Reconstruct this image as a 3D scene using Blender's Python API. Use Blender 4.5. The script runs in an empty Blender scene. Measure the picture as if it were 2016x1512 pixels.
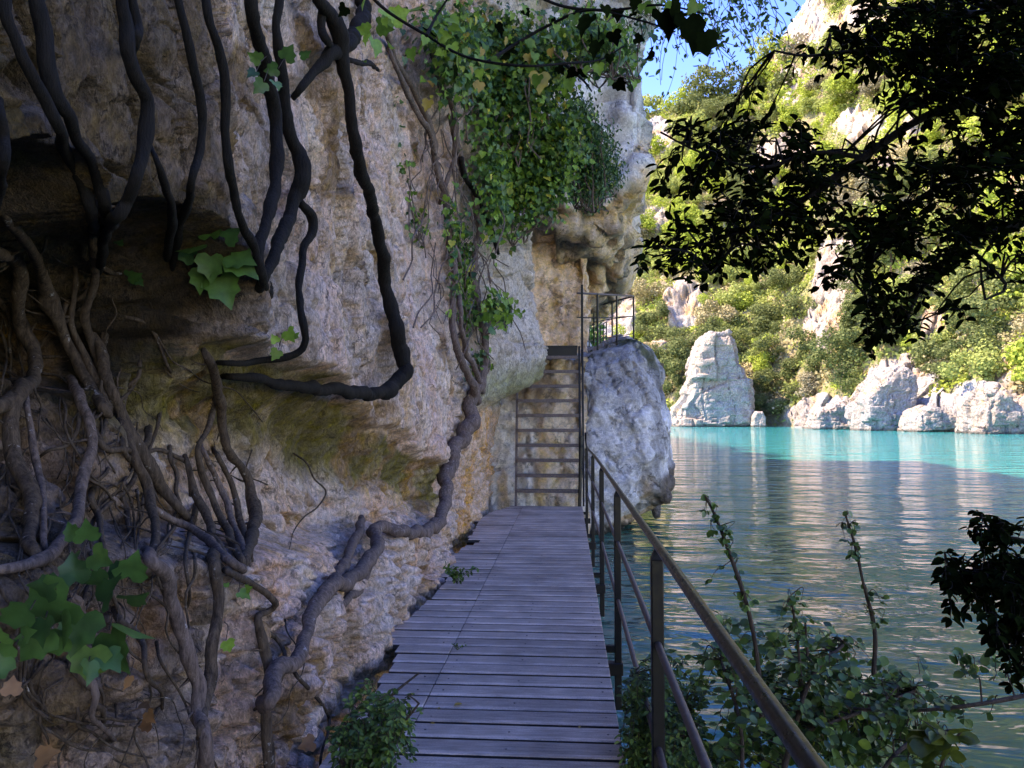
import bpy, bmesh, math, random
import numpy as np
from mathutils import Vector, Matrix

# ------------------------------------------------------------------ camera, light, exposure
F = 1500.0; CX, CY = 1008.0, 756.0
PITCH = math.atan(64/1500); YAW = math.atan(109/1500)
CAM = np.array([0.0, 0.0, 1.6])
WATER_Z = -0.7
scene = bpy.context.scene
col = scene.collection
cd = bpy.data.cameras.new('camera'); cam = bpy.data.objects.new('camera', cd); col.objects.link(cam)
cam.location = CAM; cam.rotation_euler = (math.pi/2+PITCH, 0, YAW)
cd.sensor_width = 36; cd.lens = 36*F/2016; cd.clip_start = 0.05; cd.clip_end = 5000
scene.camera = cam

SUN_EL, SUN_AZ = math.radians(50), math.radians(-92)     # azimuth measured clockwise from +Y
sd = Vector((math.sin(SUN_AZ)*math.cos(SUN_EL), math.cos(SUN_AZ)*math.cos(SUN_EL), math.sin(SUN_EL)))
world = bpy.data.worlds.new('World'); scene.world = world; world.use_nodes = True
nt = world.node_tree; bg = nt.nodes['Background']
sky = nt.nodes.new('ShaderNodeTexSky'); sky.sky_type = 'NISHITA'; sky.sun_disc = False
sky.sun_elevation = SUN_EL; sky.sun_rotation = SUN_AZ; sky.altitude = 600; sky.air_density = 1.0; sky.dust_density = 0.3; sky.ozone_density = 2.5
hsv = nt.nodes.new('ShaderNodeHueSaturation'); hsv.inputs['Saturation'].default_value = 1.34; hsv.inputs['Hue'].default_value = .526
nt.links.new(sky.outputs[0], hsv.inputs['Color']); nt.links.new(hsv.outputs[0], bg.inputs[0]); bg.inputs[1].default_value = 0.128
sl = bpy.data.lights.new('sun', 'SUN'); sun = bpy.data.objects.new('sun', sl); col.objects.link(sun)
sl.energy = 2.0; sl.angle = math.radians(0.53); sl.color = (1.0, 0.96, 0.90)
sun.rotation_euler = sd.to_track_quat('Z', 'Y').to_euler()
scene.view_settings.view_transform = 'Standard'; scene.view_settings.look = 'None'
scene.view_settings.exposure = 2.9; scene.view_settings.gamma = 1
scene.view_settings.use_white_balance = True; scene.view_settings.white_balance_temperature = 9900; scene.view_settings.white_balance_tint = 12     # the camera balanced for open shade
scene.cycles.max_bounces = 6; scene.cycles.diffuse_bounces = 4; scene.cycles.glossy_bounces = 3
scene.cycles.transparent_max_bounces = 6

random.seed(7)
RNG = np.random.default_rng(11)

# ------------------------------------------------------------------ maths helpers
_cy, _sy = math.cos(YAW), math.sin(YAW); _cp, _sp = math.cos(PITCH), math.sin(PITCH)
def ray(px, py):
    a = (px-CX)/F; b = -(py-CY)/F
    y1 = _cp - b*_sp; z1 = _sp + b*_cp; x1 = a
    x = x1*_cy - y1*_sy; y = x1*_sy + y1*_cy
    return np.array([x/y, 1.0, z1/y])
def P(px, py, y):
    return CAM + ray(px, py)*y
def proj(pts):
    p = np.asarray(pts)-CAM
    x1 = p[..., 0]*_cy + p[..., 1]*_sy; y1 = -p[..., 0]*_sy + p[..., 1]*_cy; z1 = p[..., 2]
    y2 = y1*_cp + z1*_sp; z2 = -y1*_sp + z1*_cp
    return CX + F*x1/y2, CY - F*z2/y2

def _h(ix, iy, iz, seed):
    n = (ix*374761393 + iy*668265263 + iz*2147483647 + seed*1274126177) & 0xffffffff
    n = ((n ^ (n >> 13))*1274126177) & 0xffffffff
    n = ((n ^ (n >> 16))*2246822519) & 0xffffffff
    return ((n ^ (n >> 15)) & 0xffffff)/float(0xffffff)
def vnoise(p, seed=0):
    f = np.floor(p); i = f.astype(np.int64); t = p-f; t = t*t*(3-2*t)
    r = 0
    for dx in (0, 1):
        wx = t[..., 0] if dx else 1-t[..., 0]
        for dy in (0, 1):
            wy = t[..., 1] if dy else 1-t[..., 1]
            for dz in (0, 1):
                wz = t[..., 2] if dz else 1-t[..., 2]
                r = r + wx*wy*wz*_h(i[..., 0]+dx, i[..., 1]+dy, i[..., 2]+dz, seed)
    return r
def fbm(p, scale=1.0, oct=4, seed=0, stretch=(1, 1, 1), gain=0.5):
    q = np.asarray(p, float)*scale*np.array(stretch); a = 1.0; s = 0; n = 0
    for k in range(oct):
        s = s + a*vnoise(q + 17.3*k, seed+k); n += a; a *= gain; q = q*2.03
    return s/n                                  # 0..1, mean .5
def ridged(p, scale=1.0, oct=4, seed=0, stretch=(1, 1, 1)):
    q = np.asarray(p, float)*scale*np.array(stretch); a = 1.0; s = 0; n = 0
    for k in range(oct):
        s = s + a*(1-np.abs(2*vnoise(q+9.1*k, seed+k)-1)); n += a; a *= .5; q = q*2.07
    return s/n
def cells(p, scale=1.0, seed=0, stretch=(1, 1, 1)):
    """Worley: returns (f1, f2, cell random)"""
    q = np.asarray(p, float)*scale*np.array(stretch); f = np.floor(q).astype(np.int64)
    shp = q.shape[:-1]; d1 = np.full(shp, 9.); d2 = np.full(shp, 9.); cr = np.zeros(shp)
    for dx in (-1, 0, 1):
        for dy in (-1, 0, 1):
            for dz in (-1, 0, 1):
                i = f + np.array([dx, dy, dz])
                c = np.stack([i[..., 0]+_h(i[..., 0], i[..., 1], i[..., 2], seed+1),
                              i[..., 1]+_h(i[..., 0], i[..., 1], i[..., 2], seed+2),
                              i[..., 2]+_h(i[..., 0], i[..., 1], i[..., 2], seed+3)], -1)
                d = np.sqrt(((c-q)**2).sum(-1)); r = _h(i[..., 0], i[..., 1], i[..., 2], seed+4)
                m = d < d1
                d2 = np.where(m, d1, np.minimum(d2, d)); cr = np.where(m, r, cr); d1 = np.where(m, d, d1)
    return d1, d2, cr
def blocks(p, size, seed=0, warp=.35):
    """jointed masonry-like rock: random per block, distance to the joints (0 at a joint)"""
    s = np.array(size, float); w = (np.stack([fbm(p/s.max(), .8, 3, seed+k) for k in range(3)], -1)-.5)*2*warp*s.max()
    q = (p+w)/s; rowi = np.floor(q[..., 2]).astype(np.int64); z0 = rowi*0
    q = q.copy(); q[..., 0] += _h(rowi, z0, z0, seed+9)*1.0; q[..., 1] += _h(rowi, z0+3, z0, seed+9)
    f = np.floor(q); i = f.astype(np.int64); t = q-f; e = np.minimum(t, 1-t)*s
    return _h(i[..., 0], i[..., 1], i[..., 2], seed), e.min(-1)
def ss(a, b, x):
    t = np.clip((x-a)/(b-a), 0, 1); return t*t*(3-2*t)
def bump(x, c, w):
    return np.exp(-((x-c)/w)**2)

# ------------------------------------------------------------------ object helpers
def tag(o, label=None, cat=None, group=None, kind=None):
    if label: o['label'] = label
    if cat: o['category'] = cat
    if group: o['group'] = group
    if kind: o['kind'] = kind
    return o
def mesh_obj(name, V, Fc, mat, parent=None, smooth=False, cols=None, matidx=None):
    """V (n,3); Fc: list of faces or an (m,k) array"""
    me = bpy.data.meshes.new(name); V = np.asarray(V, np.float32)
    if isinstance(Fc, np.ndarray):
        m, k = Fc.shape
        me.vertices.add(len(V)); me.vertices.foreach_set('co', V.ravel())
        me.loops.add(m*k); me.loops.foreach_set('vertex_index', Fc.astype(np.int32).ravel())
        me.polygons.add(m); me.polygons.foreach_set('loop_start', np.arange(0, m*k, k, dtype=np.int32))
        me.update(calc_edges=True)
    else:
        me.from_pydata(V.tolist(), [], Fc); me.update()
    if smooth: me.polygons.foreach_set('use_smooth', np.ones(len(me.polygons), bool))
    for m_ in (mat if isinstance(mat, (list, tuple)) else [mat]): me.materials.append(m_)
    if matidx is not None: me.polygons.foreach_set('material_index', np.asarray(matidx, np.int32))
    if cols is not None:
        a = me.color_attributes.new('Col', 'FLOAT_COLOR', 'POINT')
        c = np.ones((len(V), 4), np.float32); c[:, :3] = np.clip(cols, 0, 1); a.data.foreach_set('color', c.ravel())
    me.validate()
    o = bpy.data.objects.new(name, me); col.objects.link(o)
    if parent: o.parent = parent
    return o
def empty(name, loc):
    o = bpy.data.objects.new(name, None); col.objects.link(o); o.location = loc; o.empty_display_size = .1; return o
class MB:
    def __init__(s): s.v = []; s.f = []
    def add(s, V, Fc):
        b = len(s.v); s.v.extend([tuple(map(float, q)) for q in V]); s.f.extend([tuple(int(i)+b for i in q) for q in Fc])
    def box(s, c, size, rz=0.0, bev=0.0, R=None):
        bm = bmesh.new(); bmesh.ops.create_cube(bm, size=1)
        for v in bm.verts: v.co = Vector((v.co.x*size[0], v.co.y*size[1], v.co.z*size[2]))
        if bev: bmesh.ops.bevel(bm, geom=bm.edges[:], offset=bev, segments=1, affect='EDGES')
        M = Matrix.Translation(Vector(c)) @ (R.to_4x4() if R else Matrix.Rotation(rz, 4, 'Z'))
        bm.verts.index_update()
        s.add([M @ v.co for v in bm.verts], [[v.index for v in f.verts] for f in bm.faces]); bm.free()
    def bar(s, a, b, w, h, bev=0.0):
        a = Vector(a); b = Vector(b); d = b-a
        R = d.to_track_quat('Y', 'Z').to_matrix()
        s.box((a+b)/2, (w, d.length, h), bev=bev, R=R)
    def tube(s, pts, r, n=12, cap=True):
        V, Fc = tube_arr(pts, r, n, cap=cap); s.add(V, Fc)
    def build(s, name, mat, parent=None, smooth=False):
        me = bpy.data.meshes.new(name); me.from_pydata(s.v, [], s.f); me.materials.append(mat)
        if smooth:
            me.polygons.foreach_set('use_smooth', np.ones(len(me.polygons), bool))
            try: me.set_sharp_from_angle(angle=math.radians(40))
            except Exception: pass
        me.update(); o = bpy.data.objects.new(name, me); col.objects.link(o)
        if parent:
            o.parent = parent; o.matrix_parent_inverse = Matrix.Translation(-Vector(parent.location))
        return o
def tube_arr(pts, r, n=8, cap=True, rough=0.0, seed=0, rs=9.0):
    pts = np.asarray(pts, float); m = len(pts); r = np.broadcast_to(np.asarray(r, float), (m,))
    T = np.gradient(pts, axis=0); T /= np.linalg.norm(T, axis=1)[:, None]+1e-9
    up = np.array([0.13, 0.21, 1.0]) if abs(T[0][2]) < .9 else np.array([1., .2, 0.1])
    N = np.zeros_like(pts); nv = up-T[0]*(up@T[0]); nv /= np.linalg.norm(nv)
    for i in range(m):
        nv = nv-T[i]*(nv@T[i]); nv /= np.linalg.norm(nv)+1e-9; N[i] = nv
    B = np.cross(T, N); a = np.linspace(0, 2*math.pi, n, endpoint=False)
    ring = N[:, None, :]*np.cos(a)[None, :, None]+B[:, None, :]*np.sin(a)[None, :, None]
    V = pts[:, None, :]+ring*r[:, None, None]
    if rough:
        k = (fbm(V, rs, 3, seed)-.5)*2*rough
        k = k + (fbm(V*np.array([1, 1, .3]), rs*7, 3, seed+5)-.5)*rough*1.0
        V = V+ring*(r[:, None]*k)[:, :, None]
    V = V.reshape(-1, 3); Fc = []
    i = np.arange(m-1)[:, None]*n; j = np.arange(n)[None, :]; j2 = (j+1) % n
    q = np.stack([i+j, i+j2, i+n+j2, i+n+j], -1).reshape(-1, 4)
    Fc = [tuple(x) for x in q.tolist()]
    if cap: Fc.append(tuple(range(n-1, -1, -1))); Fc.append(tuple(range((m-1)*n, m*n)))
    return V, Fc
def smooth_path(pts, step):
    """Catmull-Rom through rows of any width"""
    p = np.asarray(pts, float); p = np.vstack([2*p[0]-p[1], p, 2*p[-1]-p[-2]]); out = []
    for i in range(1, len(p)-2):
        n = max(2, int(np.linalg.norm((p[i+1]-p[i])[:3])/step)); t = np.linspace(0, 1, n, endpoint=False)[:, None]
        a, b, c, d = p[i-1], p[i], p[i+1], p[i+2]
        out.append(.5*((2*b)+(-a+c)*t+(2*a-5*b+4*c-d)*t**2+(-a+3*b-3*c+d)*t**3))
    out.append(p[-2][None]); return np.vstack(out)

# ------------------------------------------------------------------ materials
def newmat(name):
    m = bpy.data.materials.new(name); m.use_nodes = True; t = m.node_tree
    return m, t, t.nodes['Principled BSDF'], t.nodes['Material Output']
def nd(t, typ, **kw):
    n = t.nodes.new(typ)
    for k, v in kw.items():
        if k in n.inputs: n.inputs[k].default_value = v
        else: setattr(n, k, v)
    return n
def maprange(t, src, a, b, c, d):
    n = nd(t, 'ShaderNodeMapRange'); t.links.new(src, n.inputs[0])
    for i, v in zip((1, 2, 3, 4), (a, b, c, d)): n.inputs[i].default_value = v
    return n.outputs[0]
def mathn(t, op, a, b):
    n = nd(t, 'ShaderNodeMath', operation=op)
    for i, s in enumerate((a, b)):
        if isinstance(s, (int, float)): n.inputs[i].default_value = s
        else: t.links.new(s, n.inputs[i])
    return n.outputs[0]
def rock_mat(name, sc=1.0, rough=.9, bump_d=.02, speck=.35, cracks=.6, stretch=(1, 1, 1)):
    m, t, b, out = newmat(name); L = t.links.new
    tc = nd(t, 'ShaderNodeNewGeometry'); mp = nd(t, 'ShaderNodeMapping'); mp.inputs['Scale'].default_value = stretch
    L(tc.outputs['Position'], mp.inputs[0]); pos = mp.outputs[0]
    at = nd(t, 'ShaderNodeVertexColor', layer_name='Col')
    n1 = nd(t, 'ShaderNodeTexNoise', Scale=6*sc, Detail=8, Roughness=.65); L(pos, n1.inputs['Vector'])
    n2 = nd(t, 'ShaderNodeTexNoise', Scale=38*sc, Detail=6, Roughness=.7); L(pos, n2.inputs['Vector'])
    n3 = nd(t, 'ShaderNodeTexNoise', Scale=130*sc, Detail=3, Roughness=.6); L(pos, n3.inputs['Vector'])
    vo = nd(t, 'ShaderNodeTexVoronoi', Scale=5*sc, feature='DISTANCE_TO_EDGE')
    dis = nd(t, 'ShaderNodeMixRGB', blend_type='ADD'); dis.inputs[0].default_value = .35/sc
    L(pos, dis.inputs[1]); L(n1.outputs['Color'], dis.inputs[2]); L(dis.outputs[0], vo.inputs['Vector'])
    cr = mathn(t, 'MAXIMUM', maprange(t, vo.outputs['Distance'], 0, .028, 0, 1), maprange(t, n1.outputs[0], .56, .48, 0, 1))
    vo2 = nd(t, 'ShaderNodeTexVoronoi', Scale=22*sc, feature='F1'); L(dis.outputs[0], vo2.inputs['Vector'])
    pit = maprange(t, vo2.outputs['Distance'], .0, .28, 0, 1)
    pm = maprange(t, n1.outputs[0], .5, .62, 0, 1)                       # pits only in places
    pitm = mathn(t, 'MAXIMUM', pit, mathn(t, 'SUBTRACT', 1.0, pm))
    # colour
    f1 = maprange(t, n1.outputs[0], .3, .7, 1-speck, 1+speck)
    f2 = maprange(t, n2.outputs[0], .40, .60, 1-speck*.8, 1+speck*.8)
    f3 = maprange(t, n3.outputs[0], .38, .62, 1-speck*.5, 1+speck*.5)
    k = mathn(t, 'MULTIPLY', mathn(t, 'MULTIPLY', f1, f2), f3)
    k = mathn(t, 'MULTIPLY', k, maprange(t, cr, 0, 1, 1-cracks*.6, 1))
    k = mathn(t, 'MULTIPLY', k, maprange(t, pitm, 0, 1, .45, 1))
    mx = nd(t, 'ShaderNodeVectorMath', operation='SCALE'); L(at.outputs[0], mx.inputs[0]); L(k, mx.inputs['Scale'])
    # hue drift
    nh = nd(t, 'ShaderNodeTexNoise', Scale=14*sc, Detail=4); L(pos, nh.inputs['Vector'])
    hs = nd(t, 'ShaderNodeHueSaturation'); L(mx.outputs[0], hs.inputs['Color'])
    L(maprange(t, nh.outputs[0], .3, .7, .485, .51), hs.inputs['Hue']); L(maprange(t, nh.outputs[0], .3, .7, .7, 1.2), hs.inputs['Saturation'])
    L(hs.outputs[0], b.inputs['Base Color']); b.inputs['Roughness'].default_value = rough
    b.inputs['Specular IOR Level'].default_value = .25
    h = mathn(t, 'ADD', mathn(t, 'MULTIPLY', n1.outputs[0], 1.2), mathn(t, 'MULTIPLY', n2.outputs[0], .75))
    h = mathn(t, 'ADD', h, mathn(t, 'MULTIPLY', n3.outputs[0], .3))
    h = mathn(t, 'ADD', h, mathn(t, 'MULTIPLY', cr, cracks*.35)); h = mathn(t, 'ADD', h, mathn(t, 'MULTIPLY', pitm, .5))
    bp = nd(t, 'ShaderNodeBump', Strength=1.0, Distance=bump_d); L(h, bp.inputs['Height']); L(bp.outputs[0], b.inputs['Normal'])
    return m
def leaf_mat(name, c1, c2, c3=None, rough=.45, trans=.25, spec=.4, w3=.06):
    m, t, b, out = newmat(name); L = t.links.new
    g = nd(t, 'ShaderNodeNewGeometry'); cr = nd(t, 'ShaderNodeValToRGB'); e = cr.color_ramp.elements
    e[0].color = (*c1, 1); e[1].color = (*c2, 1); e[1].position = .9
    if c3:
        x = cr.color_ramp.elements.new(1-w3*.5); x.color = (*c3, 1); e = cr.color_ramp.elements; e[1].position = 1-w3
    L(g.outputs['Random Per Island'], cr.inputs[0])
    n = nd(t, 'ShaderNodeTexNoise', Scale=30, Detail=3); L(g.outputs['Position'], n.inputs['Vector'])
    mu = nd(t, 'ShaderNodeVectorMath', operation='SCALE'); L(cr.outputs[0], mu.inputs[0]); L(maprange(t, n.outputs[0], .3, .7, .75, 1.25), mu.inputs['Scale'])
    L(mu.outputs[0], b.inputs['Base Color']); b.inputs['Roughness'].default_value = rough; b.inputs['Specular IOR Level'].default_value = spec
    if trans:
        tr = nd(t, 'ShaderNodeBsdfTranslucent'); L(mu.outputs[0], tr.inputs[0]); mix = nd(t, 'ShaderNodeMixShader'); mix.inputs[0].default_value = trans
        L(b.outputs[0], mix.inputs[1]); L(tr.outputs[0], mix.inputs[2]); L(mix.outputs[0], out.inputs[0])
    return m
def bark_mat(name, c1, c2, sc=60, lich=None, bd=.009):
    m, t, b, out = newmat(name); L = t.links.new
    g = nd(t, 'ShaderNodeNewGeometry'); mp = nd(t, 'ShaderNodeMapping'); mp.inputs['Scale'].default_value = (1, 1, .25); L(g.outputs['Position'], mp.inputs[0])
    n = nd(t, 'ShaderNodeTexNoise', Scale=sc, Detail=7, Roughness=.7); L(mp.outputs[0], n.inputs['Vector'])
    cr = nd(t, 'ShaderNodeValToRGB'); cr.color_ramp.elements[0].color = (*c1, 1); cr.color_ramp.elements[1].color = (*c2, 1)
    cr.color_ramp.elements[0].position = .32; cr.color_ramp.elements[1].position = .68; L(n.outputs[0], cr.inputs[0]); c = cr.outputs[0]
    if lich:
        n2 = nd(t, 'ShaderNodeTexNoise', Scale=22, Detail=5, Roughness=.75); L(g.outputs['Position'], n2.inputs['Vector'])
        mx = nd(t, 'ShaderNodeMixRGB'); L(maprange(t, n2.outputs[0], .62, .68, 0, .8), mx.inputs[0]); L(c, mx.inputs[1]); mx.inputs[2].default_value = (*lich, 1); c = mx.outputs[0]
    L(c, b.inputs['Base Color']); b.inputs['Roughness'].default_value = .85; b.inputs['Specular IOR Level'].default_value = .2
    bp = nd(t, 'ShaderNodeBump', Strength=1.0, Distance=bd); L(n.outputs[0], bp.inputs['Height']); L(bp.outputs[0], b.inputs['Normal'])
    return m
def metal_mat(name, c1, c2, rough=.42):
    m, t, b, out = newmat(name); L = t.links.new
    g = nd(t, 'ShaderNodeNewGeometry'); n = nd(t, 'ShaderNodeTexNoise', Scale=35, Detail=8, Roughness=.75); L(g.outputs['Position'], n.inputs['Vector'])
    cr = nd(t, 'ShaderNodeValToRGB'); cr.color_ramp.elements[0].color = (*c1, 1); cr.color_ramp.elements[1].color = (*c2, 1)
    cr.color_ramp.elements[0].position = .42; cr.color_ramp.elements[1].position = .72; L(n.outputs[0], cr.inputs[0]); L(cr.outputs[0], b.inputs['Base Color'])
    b.inputs['Metallic'].default_value = .35; L(maprange(t, n.outputs[0], .3, .7, rough-.1, rough+.25), b.inputs['Roughness'])
    bp = nd(t, 'ShaderNodeBump', Strength=.5, Distance=.001); L(n.outputs[0], bp.inputs['Height']); L(bp.outputs[0], b.inputs['Normal'])
    return m

M = {}
M['rock_near'] = rock_mat('rock_near', 1.0, bump_d=.06, speck=.34, cracks=1.0, stretch=(1, 1.2, .62))
M['rock_mid'] = rock_mat('rock_mid', .45, bump_d=.08, speck=.22, cracks=1.0)
M['rock_far'] = rock_mat('rock_far', .09, bump_d=.4, speck=.3, cracks=.3)
M['bark_dark'] = bark_mat('bark_dark', (.0018, .0013, .001), (.012, .008, .0055))
M['bark_mid'] = bark_mat('bark_mid', (.014, .008, .0055), (.11, .072, .05), lich=(.30, .26, .25))
M['bark_grey'] = bark_mat('bark_grey', (.035, .022, .019), (.19, .13, .11), lich=(.38, .33, .33))
M['twig'] = bark_mat('twig', (.03, .02, .014), (.09, .06, .045))
M['iron'] = metal_mat('iron', (.0025, .002, .002), (.011, .007, .006))
M['iron_rail'] = metal_mat('iron_rail', (.005, .004, .004), (.03, .021, .017), .28)
M['iron_worn_or_lit'] = metal_mat('iron_worn_or_lit', (.07, .05, .05), (.21, .155, .14), .45)
M['ivy_leaf'] = leaf_mat('ivy_leaf', (.018, .055, .016), (.06, .14, .03), (.2, .22, .03))
M['ivy_light'] = leaf_mat('ivy_light', (.07, .15, .02), (.22, .36, .05), (.5, .42, .06), trans=.4, w3=.03)
M['ivy_mid'] = leaf_mat('ivy_mid', (.03, .085, .022), (.08, .17, .035), trans=.3)
M['leaf_yellow'] = leaf_mat('leaf_yellow', (.30, .24, .04), (.42, .24, .05), trans=.4)
M['leaf_brown'] = leaf_mat('leaf_brown', (.14, .06, .025), (.28, .13, .05), trans=.2)
M['leaf_olive'] = leaf_mat('leaf_olive', (.07, .10, .015), (.14, .16, .02), trans=.4)
M['box_leaf'] = leaf_mat('box_leaf', (.0015, .0022, .001), (.008, .014, .004), rough=.7, trans=.15, spec=.0)
M['shrub_leaf'] = leaf_mat('shrub_leaf', (.035, .08, .016), (.12, .21, .035), (.24, .33, .05), trans=.3)
M['bramble_leaf'] = leaf_mat('bramble_leaf', (.025, .055, .014), (.12, .20, .045), (.26, .32, .05), trans=.3)

# ------------------------------------------------------------------ leaf templates and batches
def tmpl_oval(w=.5, fold=.12):      # length 1 along +Y, starts at origin
    V = np.array([(0, 0, 0), (w*.42, .25, fold), (w*.5, .55, fold), (w*.28, .85, fold*.6), (0, 1, -.04), (-w*.28, .85, fold*.6), (-w*.5, .55, fold), (-w*.42, .25, fold), (0, .5, 0)], float)
    Fc = [(0, 1, 8), (1, 2, 8), (2, 3, 8), (3, 4, 8), (4, 5, 8), (5, 6, 8), (6, 7, 8), (7, 0, 8)]
    return V, np.array(Fc)
def tmpl_ivy(fold=.08):
    o = [(0, .09), (.18, -.05), (.40, .02), (.54, .26), (.40, .40), (.42, .62), (.20, .70), (0, 1.04), (-.22, .72), (-.40, .64), (-.38, .42), (-.53, .24), (-.38, .02), (-.2, -.04)]
    V = [(x, y, abs(x)*fold*3-.12*(y > .9)-.04*(abs(x) > .45)) for x, y in o]+[(0, .42, -.03)]
    n = len(o); return np.array(V, float), np.array([(i, (i+1) % n, n) for i in range(n)])
def tmpl_quad():
    V = np.array([(-.5, 0, 0), (.5, 0.1, 0.08), (.42, 1, 0), (-.38, .9, .1)], float); return V, np.array([(0, 1, 2), (0, 2, 3)])
OVAL, IVY, QUAD = tmpl_oval(), tmpl_ivy(), tmpl_quad()
def batch(T, pos, ydir, nrm, size):
    V0, F0 = T; n = len(pos); pos = np.asarray(pos, float)
    y = np.asarray(ydir, float); y = y/(np.linalg.norm(y, axis=1)[:, None]+1e-9)
    z = np.asarray(nrm, float); z = z-y*(z*y).sum(1)[:, None]; z /= np.linalg.norm(z, axis=1)[:, None]+1e-9
    x = np.cross(y, z); s = np.broadcast_to(np.asarray(size, float), (n,))[:, None, None]
    V = pos[:, None, :]+s*(V0[None, :, 0:1]*x[:, None]+V0[None, :, 1:2]*y[:, None]+V0[None, :, 2:3]*z[:, None])
    Fc = F0[None]+(np.arange(n)*len(V0))[:, None, None]
    return V.reshape(-1, 3), Fc.reshape(-1, F0.shape[1])
def rnd(n, s=1.0): return RNG.normal(size=(n, 3))*s
def pick(*lst): return lst[RNG.integers(len(lst))]

# ------------------------------------------------------------------ the near cliff: x position of its face at (y, z)
BOSSES = []
for _px, _py, _rx, _ry, _a in [(225, 990, 50, 75, .10), (85, 1330, 85, 85, .12), (545, 870, 55, 55, .09), (350, 880, 60, 90, .08), (330, 1440, 70, 60, .08), (480, 1330, 60, 90, .07), (150, 1000, 50, 60, .05), (20, 930, 40, 80, .09), (600, 1180, 50, 70, .06), (640, 1400, 60, 80, .06), (230, 1480, 60, 60, .08)]:
    _r = ray(_px, _py); _y = -1.45/_r[0]; BOSSES.append((_y, 1.6+_r[2]*_y, _rx*_y*_y/(1500*1.45), _ry*_y/1500, _a))
def wall_x(Y, Z, fine=True):
    Y = np.asarray(Y, float); Z = np.asarray(Z, float)
    p = np.stack([np.zeros_like(Y), Y, Z], -1)
    x = -1.36 + .10*ss(2, 5, Y)*0 - .10*ss(11, 12.5, Y)*ss(2.0, 1.2, Z)
    # the big slab leans back a little with height, steps along slanting joints
    x = x - .05*np.clip(Z-2.2, 0, 6)*(1-ss(7.5, 9.5, Y))
    j = Y - 5.0 - .55*(3.2-Z); x = x - .13*ss(0, .12, j)*ss(2.2, 2.6, Z)*(1-ss(8, 9, Y))
    j2 = Y - 6.9 - .4*(2.8-Z); x = x - .10*ss(0, .1, j2)*ss(1.9, 2.3, Z)*(1-ss(8.3, 9, Y))
    w = (fbm(p, 1.3, 3, 91)-.5)
    zu = np.interp(Y, [0, 1.5, 2.5, 2.9, 4.7, 6.15, 9, 10.5], [2.12, 2.12, 2.05, 1.92, 1.84, 1.50, .98, .8])+w*.22+(fbm(p, 6, 3, 93)-.5)*.10
    zl = np.interp(Y, [0, 2.0, 3.3, 5, 7, 9, 10.5], [1.3, 1.3, 1.05, .82, .55, .5, .5])+w*.1
    dep = np.interp(Y, [0, 1.6, 2.0, 3.2, 4.5, 7, 9, 10], [.3, .34, .45, .42, .34, .30, .2, 0])
    rec = (.38*ss(-.05, .02, zu-Z)+.62*ss(.0, .34, zu-Z))*ss(-.10, .05, Z-zl)*np.clip(.55+.45*(Z-zl)/(zu-zl+.01), .3, 1)
    x = x - dep*1.55*rec
    # two hollows high on the near left
    x = x - .75*np.clip(1-((Y-2.66)/.56)**2-((Z-2.03)/.34)**2, 0, 1)**.5
    x = x - .60*np.clip(1-((Y-1.88)/.30)**2-((Z-2.06)/.26)**2, 0, 1)**.5
    # lower apron swells out toward the boards, notched by bedding
    x = x + .12*ss(.9, .3, Z)*ss(2.6, 3.4, Y)*(1-ss(9, 10, Y))
    # the grey nose of rock beside the ladder, undercut below
    nose = ss(9.4, 11.2, Y)*(1-ss(12.9, 13.6, Y)); zb = np.interp(Y, [9, 11, 12.5, 13.5], [1.6, 1.85, 2.25, 2.8])
    nz = ss(-.25, .25, Z-zb)
    x = x + nose*nz*(.72 - .10*np.clip(Z-3, 0, 3))
    x = x + .18*nose*bump(Z, zb+.75, .45)
    for (by, bz, ry, rz, am) in BOSSES:
        x = x + am*np.clip(1.15-((Y-by)/ry)**2-((Z-bz)/rz)**2, 0, 1)**.6
    # large relief
    x = x + (fbm(p, .45, 3, 3)-.5)*.55*ss(2, 6, Y) + (fbm(p, 1.1, 3, 5)-.5)*.26
    x = x + .5*(fbm(p, .16, 3, 8)-.5)*ss(5, 12, Z)*5
    if fine:
        q = np.stack([p[..., 0], p[..., 1]+.35*p[..., 2], p[..., 2]], -1)
        d1, d2, cr = cells(q, 2.1, 21, (1, 1.5, .75))
        x = x + (cr-.5)*.10 - .05*np.clip(1-(d2-d1)/.12, 0, 1)
        nose = ss(9.4, 10.6, Y)*ss(1.6, 2.2, Z); ra, ea = blocks(p, (1, .8, .9), 23, .35); x = x+nose*((ra-.5)*.34-.08*np.clip(1-ea/.04, 0, 1))
        ra, ea = blocks(p, (1, .75, .34), 25, .3); x = x+ss(1.3, .9, Z)*ss(2.2, 3, Y)*((ra-.5)*.11-.04*np.clip(1-ea/.02, 0, 1))
        # broken blocks low on the wall
        d1, d2, cr = cells(p, 5.2, 31, (1, .8, 1.3)); lowm = ss(1.25, .6, Z)
        x = x + ((cr-.5)*.08 - .05*np.clip(1-(d2-d1)/.16, 0, 1))*(.25+.75*lowm)
        x = x + (fbm(q, 4.5, 4, 41, (1, 1.4, .7))-.5)*.09
        x = x + (fbm(q, 17, 3, 51, (1, 1.7, .5))-.5)*.040 - .03*(ridged(q, 7, 3, 55, (1, 1.6, .5))-.5)
        g = np.stack([p[..., 0], p[..., 1]*1.5+.9*p[..., 2], p[..., 2]*.5-.35*p[..., 1]], -1)+(np.stack([fbm(p, 2.5, 3, 81), fbm(p, 2.5, 3, 82), fbm(p, 2.5, 3, 83)], -1)-.5)*.5
        d1, d2, cr = cells(g, 1.25, 85); x = x - .10*np.clip(1-(d2-d1)/.035, 0, 1)*ss(.35, .6, fbm(p, 1.1, 2, 87)) + (cr-.5)*.07
        pit = np.clip(fbm(q, 9, 2, 61)-.66, 0, 1); x = x - pit*.35
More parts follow.
